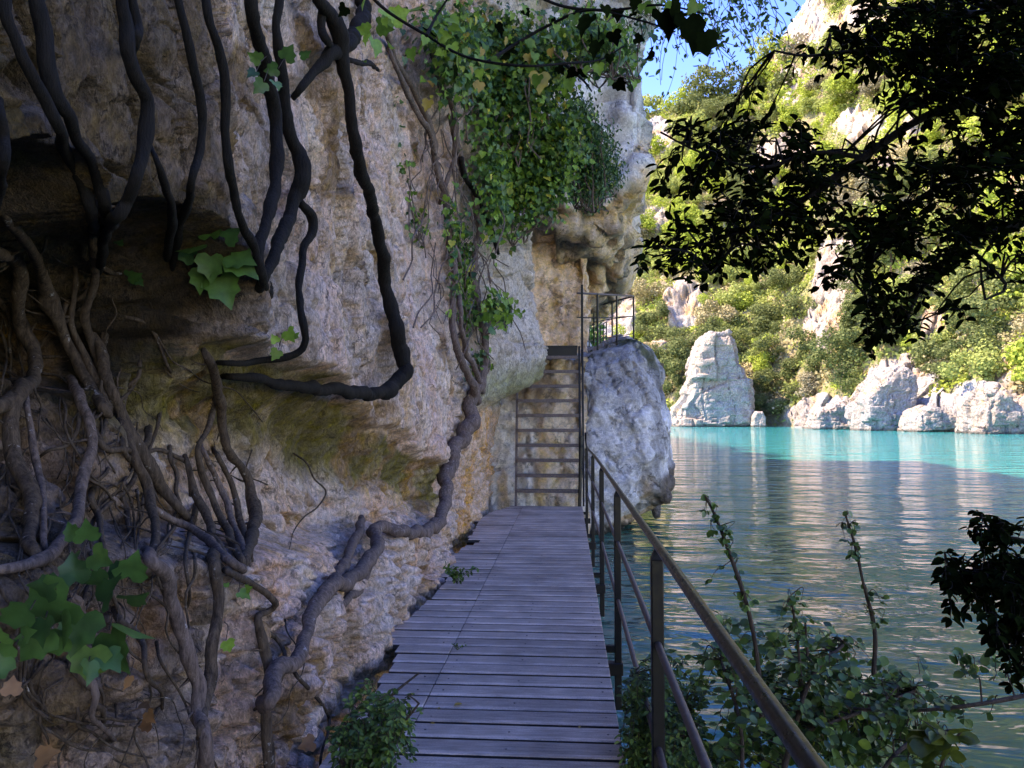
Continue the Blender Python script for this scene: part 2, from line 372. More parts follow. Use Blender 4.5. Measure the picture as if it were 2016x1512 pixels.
        bd = Z*1.0 - .09*Y + .2*(fbm(p, .8, 2, 77)-.5); lines = np.abs(((bd*2.6) % 1)-.5)
        x = x - .05*np.clip(1-lines/.05, 0, 1)*lowm*ss(2.8, 3.2, Y)
    return x
BOSS_DONE = 1
def wall_hit(px, py, off=0.0):
    r = ray(px, py); y = np.linspace(1.0, 15, 1400); pts = CAM+r[None]*y[:, None]
    w = wall_x(pts[:, 1], pts[:, 2], False); k = np.argmax(pts[:, 0] < w+off)
    if not (pts[:, 0] < w+off).any(): k = len(y)-1
    return pts[k]

def wall_colour(p, base):
    """stone colours: pinkish grey limestone, ochre, moss, white veil"""
    Y, Z = p[:, 1], p[:, 2]; n = len(p)
    grey = np.array([.29, .235, .225]); pink = np.array([.37, .275, .265]); ochre = np.array([.36, .245, .15]); moss = np.array([.085, .075, .028])
    umber = np.array([.15, .095, .05]); white = np.array([.52, .46, .45]); blue = np.array([.20, .19, .22])
    a = fbm(p, .9, 4, 101, (1, 1.2, .5)); b = fbm(p, 2.2, 4, 111, (1, 1.3, .6)); c = fbm(p, 1.3, 4, 121, (1, 1, .45)); d = fbm(p, 5.5, 4, 131)
    C = grey+(pink-grey)*ss(.4, .6, a)[:, None]
    def mx(C, col, k): return C+(col-C)*np.clip(k, 0, 1)[:, None]
    C = mx(C, white, ss(.54, .7, b)*.55); C = mx(C, ochre, ss(.56, .72, c)*.5); C = mx(C, blue, ss(.52, .66, d)*.5)
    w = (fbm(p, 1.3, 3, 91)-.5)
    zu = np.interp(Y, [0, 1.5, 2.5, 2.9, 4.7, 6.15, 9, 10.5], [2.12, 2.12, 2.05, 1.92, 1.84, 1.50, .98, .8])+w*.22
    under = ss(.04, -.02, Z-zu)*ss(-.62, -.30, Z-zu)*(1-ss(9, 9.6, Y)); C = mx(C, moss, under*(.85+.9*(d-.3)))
    C = mx(C, ochre*1.05, ss(-.3, -.45, Z-zu)*ss(-1.1, -.8, Z-zu)*ss(3, 3.8, Y)*(1-ss(9.5, 10, Y))*.42*ss(.38, .6, a))
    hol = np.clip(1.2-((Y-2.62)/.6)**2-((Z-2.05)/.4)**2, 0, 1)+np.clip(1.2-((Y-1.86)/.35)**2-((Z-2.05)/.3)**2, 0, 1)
    C = mx(C, umber*.10, hol*2.8)  # shade inside the two hollows painted in as near-black
    C = mx(C, umber, ss(.60, .68, fbm(p, 3.1, 3, 141))*.8)
    # near left: shade from the foliage overhead painted into the stone, lichen patches
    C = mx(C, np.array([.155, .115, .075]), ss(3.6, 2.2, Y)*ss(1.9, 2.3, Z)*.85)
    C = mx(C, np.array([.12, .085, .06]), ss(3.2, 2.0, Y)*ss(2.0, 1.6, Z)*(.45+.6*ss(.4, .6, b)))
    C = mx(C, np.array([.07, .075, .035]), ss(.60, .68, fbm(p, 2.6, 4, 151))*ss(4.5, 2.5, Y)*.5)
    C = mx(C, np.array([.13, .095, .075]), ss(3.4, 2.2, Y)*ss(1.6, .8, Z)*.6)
    # the nose: cool grey with green film below
    nose = ss(9.2, 10.3, Y)*ss(1.5, 2.0, Z); C = mx(C, np.array([.25, .25, .27]), nose*.8)
    zb = np.interp(Y, [9, 11, 12.5, 13.5], [1.6, 1.85, 2.25, 2.8]); C = mx(C, np.array([.12, .14, .07]), nose*ss(.75, .25, Z-zb)*.75)
    low = ss(9.5, 10.5, Y)*ss(1.9, 1.5, Z); C = mx(C, np.array([.44, .32, .24]), low*.6); C = mx(C, np.array([.45, .26, .11]), low*ss(.5, .62, c)*.9)
    C = C*(1+.55*ss(1.3, .7, Z)*ss(3.2, 4.2, Y))[:, None]; C = mx(C, np.array([.30, .17, .10]), ss(.60, .68, fbm(p, 2.0, 3, 161))*ss(1.3, .8, Z)*.6)
    u = ss(3.6, 2.2, Y)*ss(.3, 1.6, Z); k = np.array([2.15, 1.85, 1.52])*(1-u)[:, None]+np.array([.90, .77, .62])*u[:, None]  # lower gain at the near left end: painted shade again
    C = C*k*base; return C*np.minimum(1, .74/C.max(1))[:, None]

def build_cliff():
    yc = np.concatenate([np.linspace(-14, 1.1, 46), np.geomspace(1.15, 15.0, 640)])
    ts = np.concatenate([np.linspace(-1.9, -.62, 26)[:-1], np.linspace(-.62, .60, 560)])
    Dm = np.maximum(yc, 1.15); nz = 70
    Zf = 1.6+ts[:, None]*Dm[None]; Zf = np.maximum(Zf, -2.0+0*Zf) + np.minimum(Zf+2.0, 0)*.02
    top = Zf[-1]; k = (np.linspace(0, 1, nz+1)[1:])[:, None]**1.5; Zu = top[None]*(1-k)+19.5*k
    Z = np.vstack([Zf, Zu]); Y = np.broadcast_to(yc[None], Z.shape)
    X = wall_x(Y, Z)
    P3 = np.stack([X, Y, Z], -1)
    # a little fold in y too so that blocks are not pure height-field
    P3[..., 1] += (fbm(P3, 3.0, 3, 171)-.5)*.10*np.clip(Y/4, 0, 1)
    # the top rolls back into the hill
    last = P3[-1].copy(); rows = []
    for i, (dx, dz) in enumerate([(1, .5), (3, 1.2), (7, 1.6), (14, 1.5), (24, 1.0), (30, -20)]):
        r = last.copy(); r[:, 0] -= dx; r[:, 2] += dz + (fbm(r, .3, 3, 5)-.5)*2; rows.append(r)
    P3 = np.concatenate([P3, np.stack(rows)], 0)
    h, w = P3.shape[:2]; V = P3.reshape(-1, 3)
    i = np.arange(h-1)[:, None]*w+np.arange(w-1)[None]; Fc = np.stack([i, i+1, i+w+1, i+w], -1).reshape(-1, 4)
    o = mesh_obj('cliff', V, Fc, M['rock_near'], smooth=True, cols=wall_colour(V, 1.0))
    tag(o, kind='structure'); return o
build_cliff()

# ------------------------------------------------------------------ solids from an outline with true depth
def remeshed(V, Fc, voxel):
    me = bpy.data.meshes.new('tmp'); me.from_pydata([tuple(v) for v in V], [], Fc); o = bpy.data.objects.new('tmp', me); col.objects.link(o)
    bm = bmesh.new(); bm.from_mesh(me); bmesh.ops.recalc_face_normals(bm, faces=bm.faces[:]); bm.to_mesh(me); bm.free()
    md = o.modifiers.new('r', 'REMESH'); md.mode = 'VOXEL'; md.voxel_size = voxel
    ev = o.evaluated_get(bpy.context.evaluated_depsgraph_get()); m2 = bpy.data.meshes.new_from_object(ev)
    n = len(m2.vertices); co = np.empty(n*3, np.float32); m2.vertices.foreach_get('co', co)
    nm = np.empty(n*3, np.float32); m2.vertices.foreach_get('normal', nm)
    quads = [tuple(p.vertices) for p in m2.polygons]
    bpy.data.objects.remove(o); bpy.data.meshes.remove(me); bpy.data.meshes.remove(m2)
    return co.reshape(-1, 3).astype(float), nm.reshape(-1, 3).astype(float), quads
def loft(rings):
    n = len(rings[0]); V = [v for r in rings for v in r]; Fc = []
    for k in range(len(rings)-1):
        for i in range(n):
            j = (i+1) % n; Fc.append((k*n+i, k*n+j, (k+1)*n+j, (k+1)*n+i))
    Fc.append(tuple(range(n-1, -1, -1))); Fc.append(tuple(range((len(rings)-1)*n, len(rings)*n)))
    return V, Fc
def ring(outline, y, s=1.0, c=None, yo=None, shift=(0, 0)):
    """outline in picture coordinates at reference depth yo, then moved to depth y at true size; s shrinks about c"""
    pts = np.array([P(a, b, yo if yo else y) for a, b in outline]); cc = pts.mean(0) if c is None else np.array(P(c[0], c[1], yo if yo else y))
    q = cc+(pts-cc)*s; q[:, 1] = y; q[:, 0] += shift[0]; q[:, 2] += shift[1]; return q
def displace(V, N, terms):
    for f in terms: V = V+N*f(V)[:, None]
    return V
def norm_of(V, Q):
    me = bpy.data.meshes.new('t'); me.from_pydata(V.tolist(), [], Q); me.update(); n = len(V); a = np.empty(n*3, np.float32)
    me.vertices.foreach_get('normal', a); bpy.data.meshes.remove(me); return a.reshape(-1, 3).astype(float)
def mixc(C, c, k): return C+(np.array(c)-C)*np.clip(k, 0, 1)[:, None]

# boulder beside the ladder, standing in the water
def build_boulder():
    out = [(1108, 705), (1150, 690), (1200, 676), (1235, 668), (1266, 692), (1292, 736), (1308, 790), (1316, 845), (1313, 900), (1306, 950), (1300, 975), (1262, 992), (1228, 1030), (1160, 1075), (1100, 1075)]
    yo = 17.0; c = (1190, 860)
    rings = [ring(out, 14.75, .50, c, yo), ring(out, 14.95, .76, c, yo), ring(out, 15.5, .91, c, yo), ring(out, 16.4, .985, c, yo), ring(out, 17.4, 1.0, c, yo), ring(out, 19, .96, c, yo), ring(out, 20.5, .7, c, yo)]
    V, Fc = loft(rings); V, N, Q = remeshed(V, Fc, .045)
    def t1(p): return (fbm(p, .7, 3, 201)-.5)*.5
    def t2(p):
        q = np.stack([p[:, 0]+.6*p[:, 2], p[:, 1], p[:, 2]-.4*p[:, 0]], -1); d1, d2, cr = cells(q, 1.5, 205, (1.5, 1, .6)); return (cr-.5)*.16-.07*np.clip(1-(d2-d1)/.06, 0, 1)
    def t3(p): return (fbm(p, 3.5, 5, 211, gain=.5)-.5)*.15-.03*(ridged(p, 4, 3, 217)-.5)+(fbm(p, 18, 2, 213)-.5)*.03-.3*np.clip(fbm(p, 7, 2, 215)-.66, 0, 1)
    V = displace(V, N, [t1]); N = norm_of(V, Q); V = displace(V, N, [t2, t3])
    z = V[:, 2]; a = fbm(V, 1.2, 4, 221); b = fbm(V, 2.6, 4, 223, (1, 1, .4)); C = np.tile(np.array([.42, .38, .36]), (len(V), 1))
    C = mixc(C, (.13, .12, .13), ss(.5, .62, b)*.7); C = mixc(C, (.80, .74, .72), ss(2.4, 1.0, z+(a-.5)*2.8)*ss(.40, .52, b)*.95)
    C = mixc(C, (.60, .40, .24), ss(.55, .2, z)*ss(.46, .56, a)*.9); C = mixc(C, (.16, .12, .09), ss(.5, .3, z+(V[:, 0]-1.7)*-.3)*ss(1.5, 1.9, V[:, 0]))
    C = mixc(C, (.10, .10, .05), ss(2.3, 2.8, z)*ss(.45, .6, b)); C = mixc(C, (.06, .055, .045), ss(-.45, -.62, z))
    o = mesh_obj('boulder', V, Q, M['rock_mid'], smooth=True, cols=C)
    tag(o, 'big rounded grey and white limestone boulder standing in the water beside the ladder', 'boulder')
build_boulder()

# the wall behind the ladder, the shelf and the ochre recess above it
def build_backwall():
    front = [(870, 1120), (870, 600), (1150, 600), (1150, 1120)]
    V = []; Fc = []
    def blk(x0, x1, y0, y1, z0, z1):
        b = len(V); V.extend([(x, y, z) for z in (z0, z1) for y in (y0, y1) for x in (x0, x1)])
        Fc.extend([tuple(b+k for k in f) for f in [(0, 1, 3, 2), (4, 6, 7, 5), (0, 4, 5, 1), (2, 3, 7, 6), (0, 2, 6, 4), (1, 5, 7, 3)]])
    blk(-2.2, .38, 14.75, 22, -1.5, 2.72)
    a, Na, Qa = remeshed(V, Fc, .05)
    V.clear(); Fc.clear(); blk(-3.2, .42, 16.6, 23, 2.0, 7.2); b, Nb, Qb = remeshed(V, Fc, .06)
    V2 = np.vstack([a, b]); N2 = np.vstack([Na, Nb]); Q = Qa+[tuple(i+len(a) for i in q) for q in Qb]
    fr = N2[:, 1] < -.3
    def t1(p): return (fbm(p, .8, 3, 301)-.5)*.55*np.where(p[:, 1] < 30, 1, 1)
    def t2(p):
        d1, d2, cr = cells(p, 1.6, 305, (1, 1, .7)); ra, ea = blocks(p, (.9, .9, 1.3), 308, .3); return (ra-.5)*.16-.08*np.clip(1-ea/.03, 0, 1)+(cr-.5)*.12-.06*np.clip(1-(d2-d1)/.09, 0, 1)+(fbm(p, 4, 4, 307, (1, 1, .6))-.5)*.14+(fbm(p, 15, 2, 309)-.5)*.03
    V2 = V2+0; V2 = displace(V2, N2, [t1]); N2 = norm_of(V2, Q); V2 = displace(V2, N2, [t2])
    z = V2[:, 2]; x = V2[:, 0]; a_ = fbm(V2, 1.1, 4, 311, (1, 1, .4)); b_ = fbm(V2, 3, 4, 313, (1.4, 1, .35)); C = np.tile(np.array([.80, .58, .38]), (len(V2), 1))
    C = mixc(C, (.84, .76, .70), ss(1.8, .6, z+(x*.9))*ss(.38, .52, a_)*.9); C = mixc(C, (.72, .44, .20), ss(.5, .62, b_)*.7)
    C = mixc(C, (.34, .22, .13), ss(.60, .62, a_)*ss(1.2, 2.3, z)*ss(3.0, 2.6, z)*.9); C = mixc(C, (.88, .58, .36), ss(2.7, 3.2, z)*.85*ss(.35, .5, a_)); C = mixc(C, (.50, .27, .10), ss(2.9, 3.2, z)*ss(.52, .62, b_)*.8)
    C = mixc(C, (.35, .25, .22), ss(.97, .99, N2[:, 2]))
    o = mesh_obj('recess_wall', V2, Q, M['rock_mid'], smooth=True, cols=C); tag(o, kind='structure')
build_backwall()

# the great overhanging cliff beyond the ladder
def build_upper_cliff():
    out = [(1000, 480), (1050, 470), (1100, 476), (1140, 484), (1170, 482), (1200, 470), (1228, 448), (1246, 400), (1256, 330), (1252, 250), (1256, 160), (1250, 60), (1254, -60), (1259, -220), (1259, -300), (1259, -430), (700, -430), (600, 300)]
    yo = 18.0; c = (1080, 200)
    def rg(y, s, sh=(0, 0)): return ring(out, y, s, c, yo, sh)
    def o2(dy): return [(a, b+(dy if b > 380 else dy*.0)) for a, b in out]
    def rg(y, s, sh=(0, 0), dy=0): return ring(o2(dy), y, s, c, yo, sh)
    rings = [rg(15.6, .985, (-.1, 0), -8), rg(15.75, 1.0, (-.1, 0), 0), rg(17.0, 1.0, (0, 0), 28), rg(18.5, 1.0, (-.1, 0), 90), rg(21, 1.0, (0.0, .1), 110), rg(26, 1.0, (.2, .3)), rg(40, 1.0, (.8, 1))]
    V, Fc = loft(rings); V, N, Q = remeshed(V, Fc, .10)
    def t1(p): return (fbm(p, .25, 3, 401)-.5)*.3
    def t2(p):
        d1, d2, cr = cells(p, .7, 405, (1, 1, .5)); ra, ea = blocks(p, (1.3, 1.3, 2.0), 408, .3); return (cr-.5)*.3-.12*np.clip(1-(d2-d1)/.08, 0, 1)+(ra-.5)*.45-.15*np.clip(1-ea/.07, 0, 1)+(blocks(p, (.6, .6, .45), 418, .35)[0]-.5)*.32+(fbm(p, 2, 5, 407, (1.2, 1.2, .5))-.5)*.38
    V = displace(V, N, [t1]); N = norm_of(V, Q); V = displace(V, N, [t2])
    z = V[:, 2]; a = fbm(V, .6, 4, 411, (1, 1, .35)); b = fbm(V, 1.7, 4, 413, (1.3, 1.3, .3)); C = np.tile(np.array([.58, .53, .50]), (len(V), 1))
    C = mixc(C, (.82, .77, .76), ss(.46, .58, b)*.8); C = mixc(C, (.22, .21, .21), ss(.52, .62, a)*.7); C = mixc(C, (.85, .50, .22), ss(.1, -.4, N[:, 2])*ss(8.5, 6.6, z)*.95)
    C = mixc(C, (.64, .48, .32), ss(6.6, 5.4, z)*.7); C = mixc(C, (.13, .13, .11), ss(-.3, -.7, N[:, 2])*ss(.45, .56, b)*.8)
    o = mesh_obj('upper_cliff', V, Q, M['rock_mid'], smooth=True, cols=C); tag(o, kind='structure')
build_upper_cliff()

# the same bank running on upstream: it throws the shade on the near water
def build_bank_cliff():
    ys = np.linspace(13, 120, 160); zs = np.linspace(-2, 1, 60); Z = np.linspace(0, 1, 60)
    top = np.interp(ys, [13, 30, 45, 60, 75, 90, 120], [17.5, 15.5, 14, 11, 10, 7, 4])+(fbm(np.stack([ys, ys*0, ys*0], -1), .35, 4, 437)-.5)*7
    xb = np.interp(ys, [13, 20, 40, 60, 90, 120], [-3.2, -1.5, 1.0, 3.5, 5.5, 4.0])
    rows = []
    for k in Z: rows.append(np.stack([xb-3.5*k**2, ys, -2+(top+2)*k], -1))
    for dx, dz in ((3, 2), (9, 2.5), (22, 1), (30, -26)): rows.append(np.stack([xb-3.5-dx, ys, top+dz], -1))
    G = np.stack(rows); G[..., 0] += (fbm(G, .12, 4, 431)-.5)*2.4+(fbm(G, .7, 3, 433)-.5)*.8
    h, w = G.shape[:2]; V = G.reshape(-1, 3); i = np.arange(h-1)[:, None]*w+np.arange(w-1)[None]; Fc = np.stack([i, i+1, i+w+1, i+w], -1).reshape(-1, 4)
    a = fbm(V, .5, 4, 435); C = np.tile(np.array([.36, .34, .34]), (len(V), 1)); C = mixc(C, (.16, .15, .12), ss(.5, .62, a))
    o = mesh_obj('bank_cliff', V, Fc, M['rock_mid'], smooth=True, cols=C); tag(o, kind='structure')
build_bank_cliff()
def shadow_softener_scrub():  # out of view, added to soften the cliff's shadow edge on the water
    n = 15000; y = RNG.uniform(0, 100, n); top = np.interp(y, [0, 13, 30, 45, 60, 75, 90, 120], [19.5, 17.5, 15.5, 14, 11, 10, 7, 4]); x = np.interp(y, [0, 13, 20, 40, 60, 90, 120], [-2, -3.2, -1.5, 1.0, 3.5, 5.5, 4.0])-3.4
    p = np.stack([x+RNG.normal(size=n)*1.1, y, top+RNG.uniform(-1.5, 1.4, n)], -1); k = fbm(p, .45, 3, 441) > .50; p = p[k]; V, Fc = batch(QUAD, p, rnd(len(p)), rnd(len(p)), RNG.uniform(.25, .6, len(p)))
    tag(mesh_obj('shadow_softener_scrub', V, Fc, M['ivy_mid']), 'unseen green scrub added along the near cliff top to soften its shadow', 'scrub', kind='stuff')
shadow_softener_scrub()

# ------------------------------------------------------------------ far hillside
RX = [900, 1200, 1330, 1500, 1570, 1700, 1800, 1900, 2016, 2300, 2700, 3200]
SHORE = [230, 205, 190, 176, 166, 140, 124, 110, 99, 80, 62, 48]
CT_X = [900, 1150, 1270, 1350, 1400, 1450, 1490, 1520, 1545, 1575, 1600, 1650, 1750, 1900, 2100, 2700, 3200]
CT_V = [.36, .38, .400, .412, .418, .425, .445, .475, .50, .53, .56, .62, .68, .72, .75, .75, .72]
def hill_rz(r, y):
    """height of the far bank at picture bearing r and depth y"""
    d0 = np.interp(r, RX, SHORE); ct = np.interp(r, CT_X, CT_V)
    yc = d0*(1.0+.85+.35*ss(1400, 1700, r)); zc = ct*yc+1.6
    x = (r-1117)/1500*y; p = np.stack([x, y, 0*y], -1)
    sh = (fbm(p, .09, 3, 501)-.5)*9+(fbm(p, .35, 2, 503)-.5)*3; sh = sh - 16*bump(r, 1545, 28)*0
    t = (y-d0-sh*.6-3)/(yc-d0)
    t_ = np.clip(t, -1, 1)
    z = np.where(t > 0, WATER_Z+(zc-WATER_Z)*(t_**1.08), WATER_Z-12*np.clip(-t*10, 0, 1))
    z = np.where(t > 1, zc-(t-1)*40, z)
    up = ss(0, .12, t)*(1-ss(.8, 1.0, t))
    z = z+up*((fbm(p, .022, 3, 511)-.5)*34+(ridged(p, .055, 3, 513)-.5)*16)
    z = z+ss(0, .02, t)*(1-ss(.92, 1, t))*(fbm(p, .3, 3, 517)-.5)*4
    z = z+ss(0, .012, t)*3.2*(fbm(p, .11, 2, 519)+.2)
    return z
ROCKS = [(1352, 595, 40, 48, 1.2), (1212, 640, 42, 60, 1.2), (1290, 690, 55, 16, .8), (1640, 560, 38, 95, 1.1), (1665, 490, 30, 30, 1.0), (1540, 300, 60, 40, .7), (1500, 350, 50, 35, .7), (1590, 60, 55, 75, 1.0), (1560, 160, 30, 60, .7), (1530, 140, 20, 40, .8),
         (1700, 250, 70, 40, .8), (1840, 650, 26, 48, 1.2), (1780, 760, 70, 55, 1.0), (1660, 815, 90, 22, 1.1), (1850, 815, 160, 26, .9), (1950, 790, 90, 45, .7), (1990, 740, 40, 40, .8), (1290, 275, 40, 40, 1.2), (1310, 560, 20, 60, .4), (1430, 420, 30, 40, .5), (1750, 30, 90, 50, .6), (1900, 60, 60, 60, .6), (1240, 560, 20, 20, .6), (1255, 780, 30, 50, .6), (2100, 700, 120, 90, .6), (1920, 560, 40, 40, .5), (1690, 410, 30, 40, .9), (1740, 340, 36, 36, .8), (1800, 260, 40, 36, .8), (1830, 130, 50, 60, .8), (1950, 240, 50, 50, .7), (1690, 160, 30, 50, .7), (1460, 500, 24, 30, .6), (1390, 330, 24, 26, .7), (1300, 430, 26, 26, .6), (1240, 420, 30, 40, .7), (1560, 430, 24, 36, .5), (1980, 380, 50, 40, .6), (1820, 480, 30, 26, .6), (1610, 640, 26, 40, 1.0)]
def rockness(px, py, p):
    k = 0
    for a, b, w, h, s in ROCKS: k = np.maximum(k, s*np.exp(-((px-a)/w)**2-((py-b)/h)**2))
    k = np.maximum(k, .85*ss(7.5, 1.5, p[..., 2])*ss(1545, 1600, px))
    return k + .75*(fbm(p, .035, 4, 531)-.5) + .55*(fbm(p, .14, 3, 533)-.5)
def build_hill():
    r = np.concatenate([np.linspace(950, 1180, 60), np.linspace(1182, 2060, 420), np.linspace(2066, 3200, 140)])
    t = np.concatenate([np.linspace(-.12, 0, 10), np.linspace(.004, .12, 90), np.linspace(.123, 1.0, 330), np.linspace(1.03, 1.6, 12)])
    d0 = np.interp(r, RX, SHORE); yc = d0*(1.85+.35*ss(1400, 1700, r)); Y = d0[None]+t[:, None]*(yc-d0)[None]; R = np.broadcast_to(r[None], Y.shape)
    Z = hill_rz(R, Y); X = (R-1117)/1500*Y; G = np.stack([X, Y, Z], -1); V = G.reshape(-1, 3)
    px, py = proj(V); k = rockness(px, py, V); rk = ss(.30, .48, k)
    # crags: push rock toward the river with blocky relief
    d1, d2, cr = cells(V, .22, 541, (1, 1, .75)); e1, e2, er = cells(V, .6, 545, (1, 1, .8))
    am = rk*(2.2*(cr-.3)+.9*(er-.4)-.6*np.clip(1-(d2-d1)/.1, 0, 1)-.35*np.clip(1-(e2-e1)/.14, 0, 1)) + rk*(ridged(V, .12, 3, 547)-.4)*3.5
    dirv = np.stack([-.35+0*am, -.8+0*am, .45+0*am], -1); V = V+dirv*am[:, None]
    h, w = Y.shape; i = np.arange(h-1)[:, None]*w+np.arange(w-1)[None]; Fc = np.stack([i, i+1, i+w+1, i+w], -1).reshape(-1, 4)
    a = fbm(V, .05, 4, 551); b = fbm(V, .22, 4, 553)
    C = np.tile(np.array([.22, .21, .10]), (len(V), 1)); C = mixc(C, (.34, .27, .16), ss(.48, .6, b)*.7)
    rc = np.tile(np.array([.36, .30, .275]), (len(V), 1)); rc = mixc(rc, (.38, .36, .37), ss(.5, .6, a)); rc = mixc(rc, (.46, .28, .15), ss(.56, .66, b)*.8)
    far = bump(px, 1290, 60)*bump(py, 290, 60)
    C = C+(rc-C)*rk[:, None]
    o = mesh_obj('hillside', V, Fc, M['rock_far'], smooth=False, cols=C); tag(o, kind='structure')
    return o
build_hill()

# ------------------------------------------------------------------ rocks across the river
def far_rock(name, out, yo, depth, label, cat, vox, cellsc, amp, seed, group=None, tint=(.58, .50, .46)):
    c = tuple(np.mean(np.array(out), 0))
    rings = [ring(out, yo, .80, c, yo), ring(out, yo+depth*.15, .95, c, yo), ring(out, yo+depth*.5, 1.0, c, yo), ring(out, yo+depth, .9, c, yo)]
    V, Fc = loft(rings); V, N, Q = remeshed(V, Fc, vox)
    def t1(p): return (fbm(p, cellsc*.6, 3, seed)-.5)*amp*.8
    def t2(p):
        b = 1.25/cellsc; ra, ea = blocks(p, (b, b, b*1.7), seed+1, .35); rb, eb = blocks(p, (b*.45, b*.5, b*.28), seed+7, .3)
        return (ra-.5)*amp*.85-amp*.25*np.clip(1-ea/(b*.04), 0, 1)+(rb-.5)*amp*.38-amp*.13*np.clip(1-eb/(b*.03), 0, 1)+(fbm(p, cellsc*5, 3, seed+3)-.5)*amp*.25
    V = displace(V, N, [t1]); N = norm_of(V, Q); V = displace(V, N, [t2])
    a = fbm(V, cellsc, 4, seed+5); b = fbm(V, cellsc*2.5, 3, seed+6); C = np.tile(np.array(tint), (len(V), 1))*.62
    C = mixc(C, (.31, .30, .30), ss(.48, .6, a)*.8); C = mixc(C, (.46, .33, .2), ss(.6, .68, b)*ss(.1, .5, N[:, 2])*.8); C = mixc(C, (.10, .09, .08), ss(.1, -.3, V[:, 2]+.25)*.9)
    o = mesh_obj(name, V, Q, M['rock_far'], smooth=False, cols=C); tag(o, label, cat, group); return o
far_rock('rock_pillar', [(1330, 860), (1334, 815), (1352, 790), (1364, 745), (1372, 700), (1380, 668), (1398, 650), (1420, 645), (1444, 650), (1453, 680), (1458, 706), (1472, 722), (1482, 752), (1490, 800), (1490, 860)], 172, 14,
         'tall free standing pale limestone pillar rising from the far turquoise water', 'rock', .30, .22, 1.6, 601, tint=(.60, .50, .45))
far_rock('shore_rock', [(1484, 860), (1482, 820), (1490, 808), (1503, 808), (1510, 822), (1508, 860)], 169, 3,
         'small rounded pale block at the waterline right beside the tall rock pillar', 'rock', .16, .5, .3, 611)
far_rock('shore_rock', [(1602, 870), (1606, 812), (1625, 806), (1645, 796), (1668, 792), (1690, 800), (1712, 815), (1720, 870)], 139, 9,
         'low broken pinkish rock ledge along the far shore, left of the hollowed outcrop', 'rock', .25, .4, 1.0, 617, tint=(.60, .48, .42))
far_rock('rock_outcrop', [(1700, 870), (1702, 790), (1728, 752), (1745, 738), (1762, 726), (1790, 716), (1806, 728), (1812, 760), (1806, 800), (1798, 870)], 126, 9,
         'leaning pale outcrop with a shadowed hollow at its foot on the far shore', 'rock', .25, .33, 1.1, 623)
far_rock('rock_outcrop', [(1806, 720), (1812, 668), (1820, 640), (1836, 628), (1856, 640), (1864, 670), (1850, 712), (1836, 745), (1815, 745)], 150, 7,
         'slim upright grey crag high on the slope above the hollowed outcrop', 'rock', .25, .35, 1.0, 629, tint=(.46, .44, .44))
far_rock('shore_rock', [(1800, 872), (1806, 815), (1830, 800), (1868, 812), (1890, 824), (1905, 872)], 117, 7,
         'low jagged pale rocks on the far shore, right of the hollowed outcrop', 'rock', .22, .45, .8, 635, tint=(.60, .50, .44))
far_rock('shore_rock', [(1930, 880), (1938, 790), (1955, 766), (1985, 770), (2020, 800), (2040, 880)], 103, 7,
         'stepped pale rock bank on the far shore at the picture edge', 'rock', .22, .45, .9, 641, tint=(.60, .50, .44))

# ------------------------------------------------------------------ trees and bushes of the far bank
FAR_MATS = {
 'olive': leaf_mat('far_olive', (.23, .27, .085), (.36, .42, .14), rough=.8, trans=.35, spec=.15),
 'bright': leaf_mat('far_bright', (.26, .34, .06), (.40, .48, .10), rough=.8, trans=.35, spec=.15),
 'dark': leaf_mat('far_dark', (.09, .12, .045), (.17, .20, .08), rough=.8, trans=.3, spec=.15),
 'straw': leaf_mat('far_straw', (.28, .25, .14), (.38, .33, .2), rough=.8, trans=.2, spec=.1),
 'grey': leaf_mat('far_grey', (.21, .19, .14), (.30, .27, .19), rough=.8, trans=.15, spec=.1)}
def crown_mesh(seed, kind, tall=1.0, n=2600, leaf=.050):
    rg = np.random.default_rng(seed); nl = rg.integers(8, 13); c = rg.normal(size=(nl, 3))*[.27, .27, .19*tall]+[0, 0, .52*tall]; rad = rg.uniform(.16, .33, nl)
    w = rad**2/np.sum(rad**2); k = rg.choice(nl, n, p=w); d = rg.normal(size=(n, 3)); d /= np.linalg.norm(d, axis=1)[:, None]
    rr = rad[k]*rg.uniform(.55, 1.12, n); pos = c[k]+d*rr[:, None]*[1, 1, .85]; pos[:, 2] = np.maximum(pos[:, 2], .03)
    nrm = d+[0, 0, .25]+rg.normal(size=(n, 3))*.32; yd = rg.normal(size=(n, 3)); return batch(QUAD, pos, yd, nrm, rg.uniform(.6, 1.3, n)*leaf)
VAR = {}
for ki, kind in enumerate(['olive', 'bright', 'dark', 'straw', 'grey']):
    for s in range(4):
        tall = [1.0, 1.25, .8, 1.5][s]; V, Fc = crown_mesh(700+ki*10+s, kind, tall)
        o = mesh_obj('tree_crown', V, Fc, FAR_MATS[kind]); me = o.data; bpy.data.objects.remove(o); VAR[(kind, s)] = me
tv, tf = tube_arr([(0, 0, -.3), (.02, 0, .15), (-.01, .02, .35), (.03, 0, .6)], [.045, .035, .025, .012], 6)
TRUNK = mesh_obj('trunk', tv, tf, M['twig']); TM = TRUNK.data; bpy.data.objects.remove(TRUNK)

